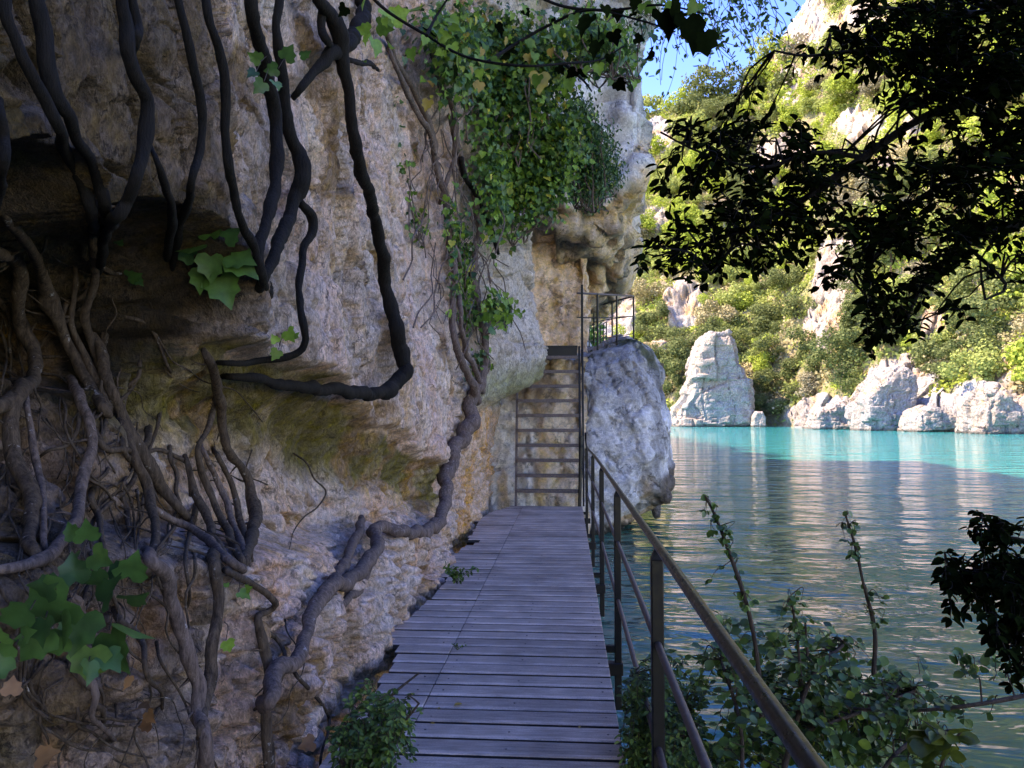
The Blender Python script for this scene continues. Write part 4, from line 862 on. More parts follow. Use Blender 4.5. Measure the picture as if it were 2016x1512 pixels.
VINES = [
 ([(7, -60, 13), (7, 17, 13), (31, 69, 12), (62, 139, 13), (100, 208, 13), (118, 250, 12), (125, 295, 12), (139, 330, 12), (163, 372, 12), (180, 430, 11)], 'black vine slanting down from the top left corner of the cliff', 'bark_dark'),
 ([(72, -60, 16), (76, 0, 16), (90, 69, 17), (101, 139, 16), (121, 194, 15), (139, 222, 13), (149, 271, 12), (174, 312, 12), (194, 365, 13), (205, 410, 12), (208, 462, 11), (194, 514, 10)], 'thick black vine beside the corner vine, bending twice before the upper hollow', 'bark_dark'),
 ([(238, -60, 13), (240, 0, 13), (253, 52, 14), (257, 104, 15), (271, 156, 14), (286, 194, 13), (285, 243, 13), (278, 295, 13), (264, 347, 12), (250, 399, 12), (222, 432, 14)], 'heavy black vine with an elbow, ending at the hollow with the ivy', 'bark_dark'),
 ([(260, -60, 9), (260, 0, 9), (274, 52, 10), (266, 85, 10)], 'short black stem merging into the heavy elbowed vine near the top', 'bark_dark'),
 ([(350, -60, 8), (350, 0, 9), (368, 69, 9), (382, 139, 9), (396, 194, 9), (399, 250, 8), (392, 305, 9), (375, 365, 9), (361, 417, 9), (351, 469, 8), (344, 514, 7)], 'slender black vine bowing right then back toward the lighter ivy leaves', 'bark_dark'),
 ([(404, -60, 9), (406, 0, 9), (413, 52, 9), (430, 104, 10), (441, 156, 10), (444, 215, 9), (446, 271, 9), (451, 330, 9), (465, 382, 9), (476, 434, 9), (500, 490, 9), (522, 545, 9)], 'long even black vine running down to the right of the lighter ivy leaves', 'bark_dark'),
 ([(302, 305, 5), (323, 365, 8), (337, 434, 9), (333, 490, 8)], 'short tapering stem branching from behind the elbowed vine', 'bark_dark'),
 ([(493, -60, 14), (493, 0, 14), (500, 52, 14), (517, 104, 16), (531, 156, 16), (542, 208, 15), (549, 260, 14), (545, 330, 13), (535, 399, 13), (517, 451, 12), (508, 503, 11), (525, 560, 9)], 'thick black vine at the left of the twin pair below the small ivy tuft', 'bark_dark'),
 ([(552, -60, 10), (552, 0, 10), (549, 52, 10), (556, 122, 11), (562, 191, 12), (569, 260, 13), (586, 312, 17), (588, 365, 17), (576, 399, 14), (562, 451, 14), (545, 510, 13), (520, 560, 10)], 'swollen black vine at the right of the twin pair, thickest halfway', 'bark_dark'),
 ([(588, 395, 8), (612, 425, 9), (615, 455, 9), (596, 486, 8), (592, 521, 7), (590, 560, 7), (596, 630, 8), (600, 672, 8), (580, 698, 7), (500, 712, 7), (440, 712, 6)], 'thin kinked stem looping down from the swollen vine and turning along the ledge', 'bark_dark'),
 ([(610, -50, 12, .10), (621, 0, 13, .12), (642, 28, 15, .12), (662, 70, 18, .14), (672, 105, 18, .14), (680, 150, 13, .14), (691, 208, 12, .14), (700, 280, 12, .14), (720, 370, 12, .14), (740, 440, 12, .14), (750, 510, 13, .14), (764, 570, 13, .14), (780, 640, 14, .14), (790, 690, 15, .14), (797, 728, 17, .13), (778, 760, 16, .12), (735, 772, 13, .12), (680, 768, 12, .12), (600, 760, 12, .10), (530, 750, 10, .08), (460, 742, 8, .03)], 'long black vine dropping free of the pale slab then turning sharply left under it', 'bark_dark'),
 ([(632, -40, 7, .1), (632, 17, 8, .1), (632, 60, 8, .1), (648, 88, 8, .12)], 'short stem meeting the forked knot near the top of the pale slab', 'bark_dark'),
 ([(722, -60, 13, .14), (720, 0, 13, .14), (712, 40, 14, .14), (690, 78, 15, .14), (660, 102, 14, .12), (630, 128, 11, .09), (606, 152, 9, .06), (585, 180, 7, .03)], 'curving vine crossing the forked knot from upper right to lower left', 'bark_dark'),
 ([(672, 112, 7, .14), (700, 122, 5, .13), (728, 126, 5, .12), (745, 138, 3, .1)], 'short twig pointing right from the forked knot', 'bark_dark'),
 ([(790, 700, 9, .15), (800, 690, 9, .16), (799, 715, 8, .16)], 'stub of a cut branch on the outer bend of the long free vine', 'bark_dark'),
 ([(-60, 470, 13), (0, 497, 14), (24, 510, 15), (40, 545, 15), (38, 594, 14), (49, 647, 14), (69, 700, 14), (60, 752, 15), (20, 785, 16), (-40, 795, 15)], 'thick brown stem at the far left edge curling back out of view', 'bark_mid'),
 ([(20, 430, 9), (55, 480, 11), (76, 525, 12), (92, 570, 14), (100, 592, 22), (114, 619, 13), (139, 681, 11), (167, 737, 11), (190, 785, 11), (208, 813, 8)], 'brown stem with a swollen round knot on the left below the hollow', 'bark_mid'),
 ([(149, 530, 5), (146, 600, 6), (142, 636, 6), (163, 688, 7), (194, 750, 8), (215, 800, 6)], 'thin brown stem just right of the knotted stem', 'bark_mid'),
 ([(180, 470, 8), (184, 550, 9), (170, 619, 9), (180, 664, 8), (200, 730, 7)], 'dim brown stem dropping out of the dark hollow', 'bark_mid'),
 ([(186, 660, 9), (205, 700, 10), (222, 760, 10), (240, 810, 11), (262, 870, 13), (290, 925, 14), (320, 965, 12), (361, 1010, 9)], 'pale bare stem slanting down across the middle of the left wall', 'bark_mid'),
 ([(40, 770, 14), (22, 830, 15), (30, 900, 16), (48, 960, 16), (60, 1040, 15), (78, 1095, 14)], 'wide dark upright stem near the left edge at mid height', 'bark_mid'),
 ([(52, 785, 5), (62, 850, 7), (76, 930, 6), (83, 994, 7), (92, 1070, 6)], 'thin speckled stem running down against the wide dark upright stem', 'bark_grey'),
 ([(150, 770, 10), (170, 835, 12), (180, 880, 11), (165, 931, 11), (157, 994, 11), (146, 1040, 12), (115, 1085, 13), (60, 1112, 12), (0, 1122, 12), (-60, 1118, 12)], 'smooth purplish stem hooking out to the left edge above the large ivy leaves', 'bark_grey'),
 ([(410, 700, 9), (425, 735, 10), (434, 780, 10), (437, 827, 9), (451, 880, 9), (475, 915, 9), (495, 960, 11), (502, 1010, 12), (498, 1060, 12), (480, 1100, 11)], 'brown stem descending from under the ledge into the dark loop', 'bark_mid'),
 ([(420, 800, 6), (405, 850, 6), (388, 890, 6), (402, 950, 7), (430, 1010, 8), (455, 1060, 8), (475, 1100, 8)], 'left strand of the bundle of stems above the lower ledge', 'bark_mid'),
 ([(400, 890, 5), (425, 940, 6), (445, 990, 7), (468, 1050, 7), (484, 1095, 7)], 'middle strand of the bundle of stems above the lower ledge', 'bark_grey'),
 ([(430, 900, 5), (452, 945, 6), (466, 1000, 7), (484, 1060, 7), (492, 1090, 6)], 'right strand of the bundle of stems above the lower ledge', 'bark_mid'),
 ([(365, 910, 5), (380, 960, 7), (404, 1010, 9), (425, 1060, 8), (440, 1085, 6)], 'yellowish strand leaning into the bundle of stems', 'bark_mid'),
 ([(298, 1000, 8), (335, 1020, 8), (375, 1035, 8), (410, 1060, 9), (440, 1090, 9), (470, 1112, 9)], 'stem lying nearly flat that joins the bundle above the lower ledge', 'bark_grey'),
 ([(240, 830, 9), (265, 900, 9), (292, 960, 9), (298, 1010, 9), (305, 1070, 9), (295, 1120, 8)], 'upright stem left of the pale boss of rock', 'bark_mid'),
 ([(300, 1100, 12), (330, 1135, 13), (352, 1190, 14), (365, 1240, 14), (378, 1300, 14), (392, 1345, 14), (384, 1400, 14), (396, 1450, 15), (402, 1540, 15)], 'twisting lichened stem running off the lower edge of the wall', 'bark_grey'),
 ([(425, 1105, 13), (436, 1160, 14), (430, 1215, 13), (418, 1270, 13), (412, 1330, 12), (396, 1390, 11), (392, 1440, 9)], 'stout stem joining the twisting lichened stem from the right', 'bark_mid'),
 ([(455, 1125, 7), (498, 1150, 7), (545, 1188, 7), (528, 1205, 7), (505, 1222, 8), (518, 1280, 10), (530, 1350, 11), (522, 1430, 11), (526, 1540, 11)], 'dark stem with a sharp zigzag right of the stout stem', 'bark_mid'),
 ([(165, 1320, 7), (190, 1368, 7), (182, 1410, 6), (210, 1440, 5)], 'short crooked root below the large ivy leaves', 'bark_grey'),
 ([(0, 210, 9), (14, 260, 10), (6, 330, 10), (-10, 400, 10)], 'dark stem bowing along the extreme left edge', 'bark_dark'),
 ([(525, 1380, 16), (545, 1330, 16), (580, 1290, 14), (608, 1240, 13), (626, 1190, 14), (650, 1155, 16), (690, 1138, 14), (722, 1108, 14), (740, 1075, 13), (734, 1048, 13), (752, 1040, 12), (795, 1050, 11), (840, 1045, 12), (862, 1028, 12), (870, 980, 13), (880, 930, 14), (905, 870, 15), (925, 820, 14), (938, 778, 12), (953, 735, 9), (956, 685, 8), (944, 610, 8), (931, 545, 7), (938, 480, 7), (940, 425, 7), (926, 370, 7), (905, 310, 7), (890, 250, 6)], 'long sinuous grey brown vine climbing from the low wall up beside the ladder', 'bark_grey'),
 ([(710, 1018, 7), (703, 1050, 9), (690, 1085, 10), (668, 1125, 12), (655, 1150, 11)], 'upright dead stub beside the bend of the sinuous vine', 'bark_grey'),
 ([(655, 1168, 9), (672, 1190, 9), (690, 1172, 8), (712, 1150, 8), (725, 1118, 8)], 'small loop of root under the fork of the sinuous vine', 'bark_grey'),
 ([(895, 540, 6), (888, 620, 7), (898, 680, 7), (918, 730, 8), (934, 775, 9)], 'left of the three stems that merge into the sinuous vine', 'bark_grey'),
 ([(905, 590, 5), (910, 650, 5), (924, 705, 6), (944, 755, 6)], 'middle of the three stems that merge into the sinuous vine', 'bark_grey'),
 ([(757, 60, 5), (785, 130, 6), (830, 210, 6), (855, 290, 7), (876, 390, 7), (888, 480, 7), (896, 560, 6)], 'grey stem bordering the leafy curtain on its left', 'bark_grey'),
 ([(770, 110, 5), (812, 205, 6), (848, 268, 6), (862, 330, 6), (884, 430, 5), (905, 520, 5)], 'second grey stem bordering the leafy curtain', 'bark_grey'),
 ([(845, 60, 5), (862, 150, 6), (888, 205, 6), (898, 270, 6), (888, 330, 5), (872, 380, 5)], 'crooked stem inside the leafy curtain', 'bark_grey'),
 ([(905, 310, 6), (922, 360, 6), (948, 410, 6), (968, 450, 5), (982, 500, 4)], 'dark twig forking right inside the leafy curtain', 'bark_dark'),
]
for k, (pts, lab, mt) in enumerate(VINES):
    far = pts[len(pts)//2][0] > 750
    vine(pts, lab, mt, off=(.10 if mt == 'bark_dark' else .05)+(.06 if far else 0))

def root_tangle():
    V = []; Fc = []; b = 0
    for k in range(110):
        x = RNG.uniform(-40, 600) if k < 36 else RNG.uniform(-40, 330); y = RNG.uniform(460, 1400); 
        if x > 330 and y < 850: continue
        ang = RNG.normal()*.55; rad = RNG.choice([2.0, 3.5, 5.0, 8.0], p=[.35, .3, .2, .15]); pts = []
        for s_ in range(RNG.integers(5, 12)):
            pts.append((x, y)); x += 34*math.sin(ang); y += 34*math.cos(ang); ang = ang*.85+RNG.normal()*.45
        rows = np.array([wall_hit(q[0], q[1], (-.06 if m_ in (0, len(pts)-1) else .015+.03*RNG.random())) for m_, q in enumerate(pts)])
        sp = smooth_path(rows, .02); rr = np.linspace(1, .4, len(sp))*rad/F*sp[:, 1]; v, f = tube_arr(sp, rr, 6, rough=.25, seed=k); V.append(v); Fc += [tuple(i+b for i in q) for q in f]; b += len(v)
    o = mesh_obj('root_tangle', np.vstack(V), Fc, M['bark_mid'], smooth=True); tag(o, 'tangle of thin crooked roots clinging to the lower left of the wall', 'roots', kind='stuff')
root_tangle()
# thin tangle of dry tendrils in the creeper
def tangle():
    V = []; Fc = []; b = 0
    for k in range(46):
        x = RNG.uniform(840, 990); y = RNG.uniform(150, 620); L = RNG.uniform(60, 200); pts = []
        a = RNG.uniform(-.35, .5)
        for s in range(6): pts.append((x+a*s*L/5+RNG.normal()*7, y+s*L/5))
        rows = np.array([wall_hit(q[0], q[1], .08+.16*RNG.random()) for q in pts]); yv = np.sort(rows[:, 1])[len(rows)//2]
        rows = np.array([P(q[0], q[1], min(rr[1], yv+.3)) for q, rr in zip(pts, rows)])
        v, f = tube_arr(smooth_path(rows, .15), RNG.uniform(.004, .010), 5); V.append(v); Fc += [tuple(i+b for i in q) for q in f]; b += len(v)
    o = mesh_obj('creeper_tendrils', np.vstack(V), Fc, M['bark_grey']); tag(o, 'tangle of thin dry tendrils behind the leafy curtain', 'tendrils', kind='stuff')
tangle()

# ------------------------------------------------------------------ ivy and leaves
def leaves_obj(name, mats, T, pos, yd, nr, size, parent=None, idx=None):
    V, Fc = batch(T, pos, yd, nr, size); mi = None
    if idx is not None: mi = np.repeat(idx, len(T[1]))
    return mesh_obj(name, V, Fc, mats, parent, cols=None, matidx=mi, smooth=False)
def toward_cam(p, k=1.0):
    d = CAM-p; return d/np.linalg.norm(d, axis=1)[:, None]*k

def ivy_clump(label, pts, mat='ivy_leaf', off=.12, cat='ivy', group=None):
    """pts: (px, py, length px, tip angle deg) big single leaves"""
    root = empty('ivy_plant', tuple(wall_hit(pts[0][0], pts[0][1], .05))); tag(root, label, cat, group)
    pos = []; yd = []; nr = []; sz = []; mb = MB()
    for (a, b, L, ang) in pts:
        w = wall_hit(a, b, off+RNG.uniform(0, .05)); L_ = L/F*w[1]
        tip = P(a+L*math.cos(math.radians(ang)), b-L*math.sin(math.radians(ang)), w[1]-RNG.uniform(-.02, .04)); d = tip-w
        pos.append(w); yd.append(d); nr.append(toward_cam(w[None])[0]+RNG.normal(size=3)*.6); sz.append(L_)
        base = wall_hit(a-10*math.cos(math.radians(ang)), b+22*math.sin(math.radians(ang))-15, .02); mb.tube(smooth_path([base, (base+w)/2+[0.01, 0, .015], w], .01), .0014, 5)
    o = leaves_obj('foliage', M[mat], IVY, np.array(pos)-np.array(root.location), np.array(yd), np.array(nr), np.array(sz), root)
    mb.build('stem', M['twig'], root)
ivy_clump('cluster of pale green ivy leaves hanging at the mouth of the upper hollow', [(405, 480, 60, 200), (415, 470, 62, 95), (450, 500, 62, -20), (400, 530, 52, 260), (430, 540, 76, -70), (455, 505, 70, -38), (385, 505, 45, 160), (440, 470, 45, 30), (425, 515, 50, 235), (415, 500, 60, 270), (440, 520, 50, 10)], 'ivy_mid', .16)
ivy_clump('single dark ivy leaf inside the upper hollow', [(250, 545, 34, 10), (265, 548, 24, -40), (230, 480, 20, 30)], 'ivy_leaf', .1)
ivy_clump('small bright ivy sprig on the edge of the pale slab under the hollow', [(565, 650, 34, -60), (548, 688, 26, 240), (572, 662, 22, 20), (545, 675, 20, 120)], 'ivy_light', .1)
ivy_clump('small tuft of ivy on the twin black vines near the top', [(560, 118, 36, 60), (548, 135, 30, 190), (520, 160, 34, 230), (515, 120, 30, 150), (540, 160, 28, 300), (590, 110, 26, 20), (505, 140, 26, 210)], 'ivy_leaf', .2)
ivy_clump('heart shaped bluish ivy leaves above the large group at the lower left', [(252, 1140, 66, 70), (215, 1145, 58, 180), (170, 1065, 52, 90), (155, 1095, 60, 225), (180, 1090, 58, -30), (150, 1060, 40, 120), (240, 1120, 40, 200)], 'ivy_leaf', .2)
ivy_clump('large group of dark ivy leaves at the lower left', [(140, 1180, 120, 195), (170, 1200, 92, 250), (215, 1240, 96, 290), (230, 1225, 82, -30), (180, 1270, 80, 265), (130, 1250, 60, 220), (200, 1190, 70, 60), (110, 1160, 60, 170), (60, 1200, 70, 200), (95, 1235, 84, 230), (150, 1150, 66, 100), (205, 1285, 54, 310), (120, 1205, 74, 280), (175, 1300, 50, -90), (245, 1180, 60, 10), (90, 1215, 60, 260)], 'ivy_leaf', .22)
ivy_clump('green ivy leaves at the left edge below the large group', [(30, 1270, 60, 190), (10, 1290, 60, 240), (45, 1255, 46, 30), (0, 1265, 50, 100)], 'ivy_mid', .2)
ivy_clump('few small ivy leaves beside the zigzag stem', [(445, 1260, 30, -70), (470, 1165, 28, -30), (485, 1160, 20, 20), (452, 1150, 20, 180)], 'ivy_light', .06)
ivy_clump('dry brown leaves caught among the roots at the bottom left', [(255, 1330, 30, 250), (268, 1395, 40, 10), (290, 1400, 30, -60), (20, 1370, 40, 80), (70, 1495, 46, 20), (620, 1460, 34, 200), (300, 1425, 30, 190)], 'leaf_brown', .05)
ivy_clump('large bright leaves hanging beside the curving vine at the top', [(735, 75, 42, -80), (715, 120, 10, 0), (730, 60, 30, 170), (770, 40, 44, 30), (755, 20, 40, -60), (790, 30, 34, 200), (742, 48, 40, -20), (760, 60, 34, 100), (800, 20, 40, 10)], 'ivy_light', .22)

def curtain(label, blobs, n, lsize, mats, seed, off=(.1, .5), name='creeper', depth=None, group='creepers hanging on the cliff', maxy=12.5, stems=10, T=IVY, wts=None, flat=.65):
    rg = np.random.default_rng(seed); b = np.array(blobs, float); w = b[:, 2]*b[:, 3]*b[:, 4]; k = rg.choice(len(b), n, p=w/w.sum())
    g = rg.normal(size=(n, 2))*.48; px = b[k, 0]+g[:, 0]*b[k, 2]; py = b[k, 1]+g[:, 1]*b[k, 3]
    # clump: pull leaves toward random twig points
    m = max(8, n//26); ci = rg.choice(n, m); near = rg.integers(m, size=n); px = .45*px+.55*(px[ci][near]+rg.normal(size=n)*16); py = .45*py+.55*(py[ci][near]+rg.normal(size=n)*16)
    pos = np.empty((n, 3)); G = {}
    for i in range(n):
        if depth is None:
            key = (int(px[i]//14), int(py[i]//14))
            if key not in G: G[key] = wall_hit(key[0]*14+7, key[1]*14+7, 0)[1]
            y = min(G[key], maxy)
        else: y = depth
        rr = ray(px[i], py[i]); y = y - rg.uniform(*off)*min(1, y/6)*2.0; pos[i] = CAM+rr*y
    nr = np.tile([.55, -.6, .55], (n, 1))+rg.normal(size=(n, 3))*flat; yd = np.tile([0, 0, -1.], (n, 1))+rg.normal(size=(n, 3))*.6
    sz = rg.uniform(.6, 1.35, n)*lsize; root = empty(name, tuple(pos.mean(0))); tag(root, label, 'creeper', group)
    idx = rg.choice(len(mats), n, p=wts) if len(mats) > 1 else None
    leaves_obj('foliage', [M[x] for x in mats], T, pos-pos.mean(0), yd, nr, sz, root, idx)
    V = []; Fc = []; bs = 0
    for s in range(stems):
        i = rg.integers(n); q = [pos[i]]
        for _ in range(5):
            d = np.linalg.norm(pos-q[-1]-[0, 0, -.22], axis=1); d[i] = 9; i = int(np.argmin(d+rg.uniform(0, .2, n))); q.append(pos[i])
        v, f = tube_arr(smooth_path(np.array(q)-pos.mean(0), .1), .006*max(1, pos[:, 1].mean()/6), 5); V.append(v); Fc += [tuple(a+bs for a in z) for z in f]; bs += len(v)
    if stems: mesh_obj('stem', np.vstack(V), Fc, M['bark_grey'], root)
    return root
# blobs: px, py, half-width, half-height, weight
curtain('upper leafy creeper curtain thick with bright green leaves', [(900, 120, 90, 110, 1), (990, 110, 110, 100, 1.3), (1080, 80, 90, 80, 1.0), (1010, 230, 90, 90, 1.3), (880, 30, 130, 50, 1), (1090, 170, 70, 80, 1.2)], 5600, .074, ['ivy_light', 'ivy_leaf', 'leaf_yellow'], 31, maxy=10.5, stems=26, wts=[.42, .56, .02])
curtain('lower leafy creeper curtain draping over the grey rock nose', [(1020, 350, 90, 90, 1.4), (1090, 300, 70, 90, 1.3), (940, 300, 50, 90, .8), (1000, 440, 60, 50, .7), (960, 480, 40, 60, .5), (1100, 400, 40, 40, .7), (1110, 230, 60, 80, 1.2), (1130, 330, 40, 60, 1)], 5600, .074, ['ivy_light', 'ivy_leaf'], 33, maxy=11.2, stems=22, wts=[.5, .5])
curtain('strip of leafy creeper following the stems down to the fork', [(900, 480, 26, 80, 1), (925, 560, 26, 60, 1), (890, 350, 24, 70, .6), (915, 640, 22, 60, .7)], 420, .075, ['ivy_light', 'ivy_leaf'], 35, stems=8, off=(.08, .2), wts=[.5, .5])
curtain('leafy sprig hanging in front of the grey rock nose', [(985, 600, 34, 32, 1), (1010, 625, 16, 16, .6), (960, 640, 24, 26, .6)], 150, .095, ['ivy_light', 'ivy_leaf'], 37, stems=5, off=(.1, .35), wts=[.6, .4])
curtain('low green film of creeper clinging under the rock nose', [(950, 700, 26, 50, 1), (940, 750, 20, 30, .6)], 60, .06, ['ivy_leaf', 'ivy_light'], 39, stems=3, off=(.02, .12), wts=[.5, .5])
curtain('sparse leaves on the wall joint left of the curtain', [(820, 400, 14, 60, 1), (800, 310, 12, 40, 1), (835, 470, 16, 40, 1), (780, 200, 10, 30, 1)], 70, .06, ['ivy_leaf', 'ivy_light'], 41, stems=4, off=(.03, .1), wts=[.5, .5])
curtain('dark evergreen shrub growing out of the cliff in front of the white overhang', [(1180, 320, 46, 50, 1.2), (1150, 240, 40, 50, 1), (1210, 350, 34, 34, .9), (1160, 400, 40, 30, .8), (1230, 300, 22, 30, .4), (1130, 200, 40, 50, .7), (1140, 340, 40, 60, 1)], 7500, .06, ['ivy_leaf'], 43, depth=12.0, off=(.0, .6), stems=30, T=OVAL, name='cliff_shrub', group=None)
curtain('airy creeper fringe hanging against the white overhang at the top', [(1180, 60, 70, 60, 1), (1230, 110, 40, 70, .8), (1260, 150, 20, 50, .5), (1150, 120, 50, 50, .7), (1110, 60, 50, 60, .8)], 1500, .08, ['ivy_light', 'ivy_leaf'], 45, depth=11.0, off=(.0, .8), stems=34, wts=[.5, .5])

# fine twigs with small leaves against the sky
def sky_twigs():
    root = empty('hanging_twigs', tuple(P(1300, 30, 8.5))); tag(root, 'fine leafy twigs hanging against the blue sky beside the overhang', 'creeper', 'creepers hanging on the cliff'); O = np.array(root.location)
    V = []; Fc = []; b = 0; pos = []; yd = []
    for k in range(64):
        x0 = RNG.uniform(1240, 1530); y0 = RNG.uniform(-60, 20); L = RNG.uniform(60, 210)*(1-.35*abs(x0-1350)/200); ang = RNG.normal()*.5+.25; q = []; D = RNG.uniform(7.5, 9.5); x, y = x0, y0
        for s in range(7): q.append(P(x, y, D+RNG.normal()*.05)); x += L/6*math.sin(ang); y += L/6*math.cos(ang); ang += RNG.normal()*.22
        s_ = smooth_path(q, .05); v, f = tube_arr(s_-O, .0035, 4); V.append(v); Fc += [tuple(i+b for i in z) for z in f]; b += len(v)
        for p in s_[::1]:
            if RNG.random() < .55: pos.append(p+RNG.normal(size=3)*.045); yd.append(RNG.normal(size=3)*.7+[0, 0, -.5])
    mesh_obj('twig', np.vstack(V), Fc, M['twig'], root); n = len(pos)
    leaves_obj('foliage', M['ivy_leaf'], OVAL, np.array(pos)-O, np.array(yd), rnd(n), RNG.uniform(.05, .09, n), root)
sky_twigs()

# near dark branch with big leaves across the top
def top_branch():
    root = empty('overhead_branch', tuple(P(900, 40, 2.8))); tag(root, 'thin dark branch with broad leaves, a few turned orange, crossing the top of the view', 'branch'); O = np.array(root.location)
    paths = [[(700, -40), (760, 20), (840, 70), (900, 105), (960, 122), (1040, 130), (1110, 125), (1180, 118), (1230, 90)], [(960, 122), (1010, 90), (1080, 50), (1160, 20), (1260, 40), (1320, 60)], [(1000, -40), (1100, 10), (1200, 20), (1300, 10), (1400, 30)], [(840, 70), (860, 30), (900, -30)], [(1110, 125), (1150, 160), (1165, 180)]]
    mb = MB(); pos = []; yd = []; idx = []; sz = []
    for pa in paths:
        pts = [P(a, b, 2.8+.15*math.sin(i)) for i, (a, b) in enumerate(pa)]; s = smooth_path(pts, .02)
        V, Fc = tube_arr(s-O, np.linspace(.0075, .003, len(s)), 6, rough=.2); mb.add(V, Fc)
        for i in range(0, len(s), 2):
            for rep in range(2):
                if RNG.random() < .5: pos.append(s[i]+RNG.normal(size=3)*.05+[0, 0, .0]); yd.append(np.array([RNG.normal()*.7, RNG.normal()*.3, -1+RNG.normal()*.4])); idx.append(0 if RNG.random() < .66 else 1); sz.append(RNG.uniform(.03, .06))
    for (a, b, L) in [(1062, 142, 44), (845, 196, 26), (945, 160, 24), (1040, 105, 22), (950, 95, 18), (1085, 95, 20), (1000, 75, 18), (1110, 100, 18), (925, 130, 18)]:
        pos.append(P(a, b, 2.7)); yd.append(np.array([RNG.normal()*.3, 0, -1])); idx.append(2); sz.append(L*1.0/F*2.7)
    for (a, b, L) in [(1300, 20, 64), (1350, 30, 80), (1385, 60, 56), (1340, 0, 60), (1165, 30, 50), (1180, 80, 40)]:
        pos.append(P(a, b, 2.6)); yd.append(np.array([RNG.normal()*.35, 0, -1])); idx.append(1); sz.append(L/F*2.6)
    root_m = mb.build('stem', M['bark_dark']); root_m.parent = root; n = len(pos)
    leaves_obj('foliage', [M['ivy_light'], M['box_leaf'], M['leaf_yellow']], IVY, np.array(pos)-O, np.array(yd), rnd(n, .8)+[.2, -.8, .5], np.array(sz), root, np.array(idx))
top_branch()

# ------------------------------------------------------------------ the box tree leaning in from the right
def leafy_twigs(name, label, limbs, blobs, n, D, dj, lsize, mat, seed, root_xyz, per=7, group=None, cat='tree', T=OVAL, tw=22, droop=.5, trunk=None, leafname='foliage', px_len=70, woodmat='bark_dark'):
    rg = np.random.default_rng(seed); root = empty(name, root_xyz); tag(root, label, cat, group); O = np.array(root_xyz, float)
    mb = MB(); anchors = []
    for L in limbs:
        pts = np.array([[*P(a, b, d), r/F*d] for a, b, r, d in L]); s = smooth_path(pts, .03); V, Fc = tube_arr(s[:, :3]-O, np.maximum(s[:, 3], .0015), 8, rough=.25, seed=seed); mb.add(V, Fc)
        anchors.append(s[:, :3])
    A = np.vstack(anchors)
    b = np.array(blobs, float); w = b[:, 2]*b[:, 3]*b[:, 4]; k = rg.choice(len(b), n, p=w/w.sum()); g = rg.uniform(-1, 1, size=(n, 2)); g *= (np.sqrt(rg.random(n))/(np.linalg.norm(g, axis=1)+1e-6))[:, None]
    ex = b[k, 0]+g[:, 0]*b[k, 2]; ey = b[k, 1]+g[:, 1]*b[k, 3]
    pos = []; yd = []; nr = []; sz = []
    for i in range(n):
        dd = D+rg.normal()*dj; tip = P(ex[i], ey[i], dd); dist = np.linalg.norm(A-tip, axis=1); an = A[np.argmin(dist)]; v = tip-an; L = np.linalg.norm(v)+1e-6; ll = px_len/F*dd
        st = tip-v/L*min(L, ll)-np.array([0, 0, -.02]) ; side = rg.normal(size=3)*.02
        q = np.array([st, st*.5+tip*.5+side+[0, 0, .012], tip-np.array([0, 0, droop*.03])]); s = smooth_path(q, .008)
        if L > ll*1.3 and rg.random() < .25:
            c = smooth_path(np.array([an, (an+st)/2+[0, 0, .03]+rg.normal(size=3)*.02, st]), .05); V, Fc = tube_arr(c-O, np.linspace(.004, .002, len(c)), 5); mb.add(V, Fc)
        V, Fc = tube_arr(s-O, np.linspace(.0022, .0009, len(s)), 4); mb.add(V, Fc)
        t = s[-1]-s[0]; t /= np.linalg.norm(t)+1e-9; side = np.cross(t, [0, 0, 1])+rg.normal(size=3)*.35; side /= np.linalg.norm(side)
        for j in range(per):
            u = .15+.85*j/(per-1); p = s[int(u*(len(s)-1))]
            for sg in (-1, 1):
                if rg.random() < .9: pos.append(p+side*sg*.002); yd.append(t*.75+side*sg*.9+rg.normal(size=3)*.22+[0, 0, -.25*droop]); nr.append(np.array([0, -.35, .9])+rg.normal(size=3)*.45); sz.append(lsize*rg.uniform(.6, 1.25))
        pos.append(s[-1]); yd.append(t+rg.normal(size=3)*.2); nr.append(np.array([0, -.4, .8])+rg.normal(size=3)*.4); sz.append(lsize)
    if trunk: V, Fc = tube_arr(smooth_path(np.array(trunk)[:, :3], .05)-O, .05, 10, rough=.2); tb = mesh_obj('trunk', V, Fc, M[woodmat], root, smooth=True)
    o = mb.build('branch', M[woodmat]); o.parent = root
    mm = mat if isinstance(mat, list) else [mat]
    leaves_obj(leafname, [M[x] for x in mm], T, np.array(pos)-O, np.array(yd), np.array(nr), np.array(sz), root, rg.integers(len(mm), size=len(pos)) if len(mm) > 1 else None)
    return root
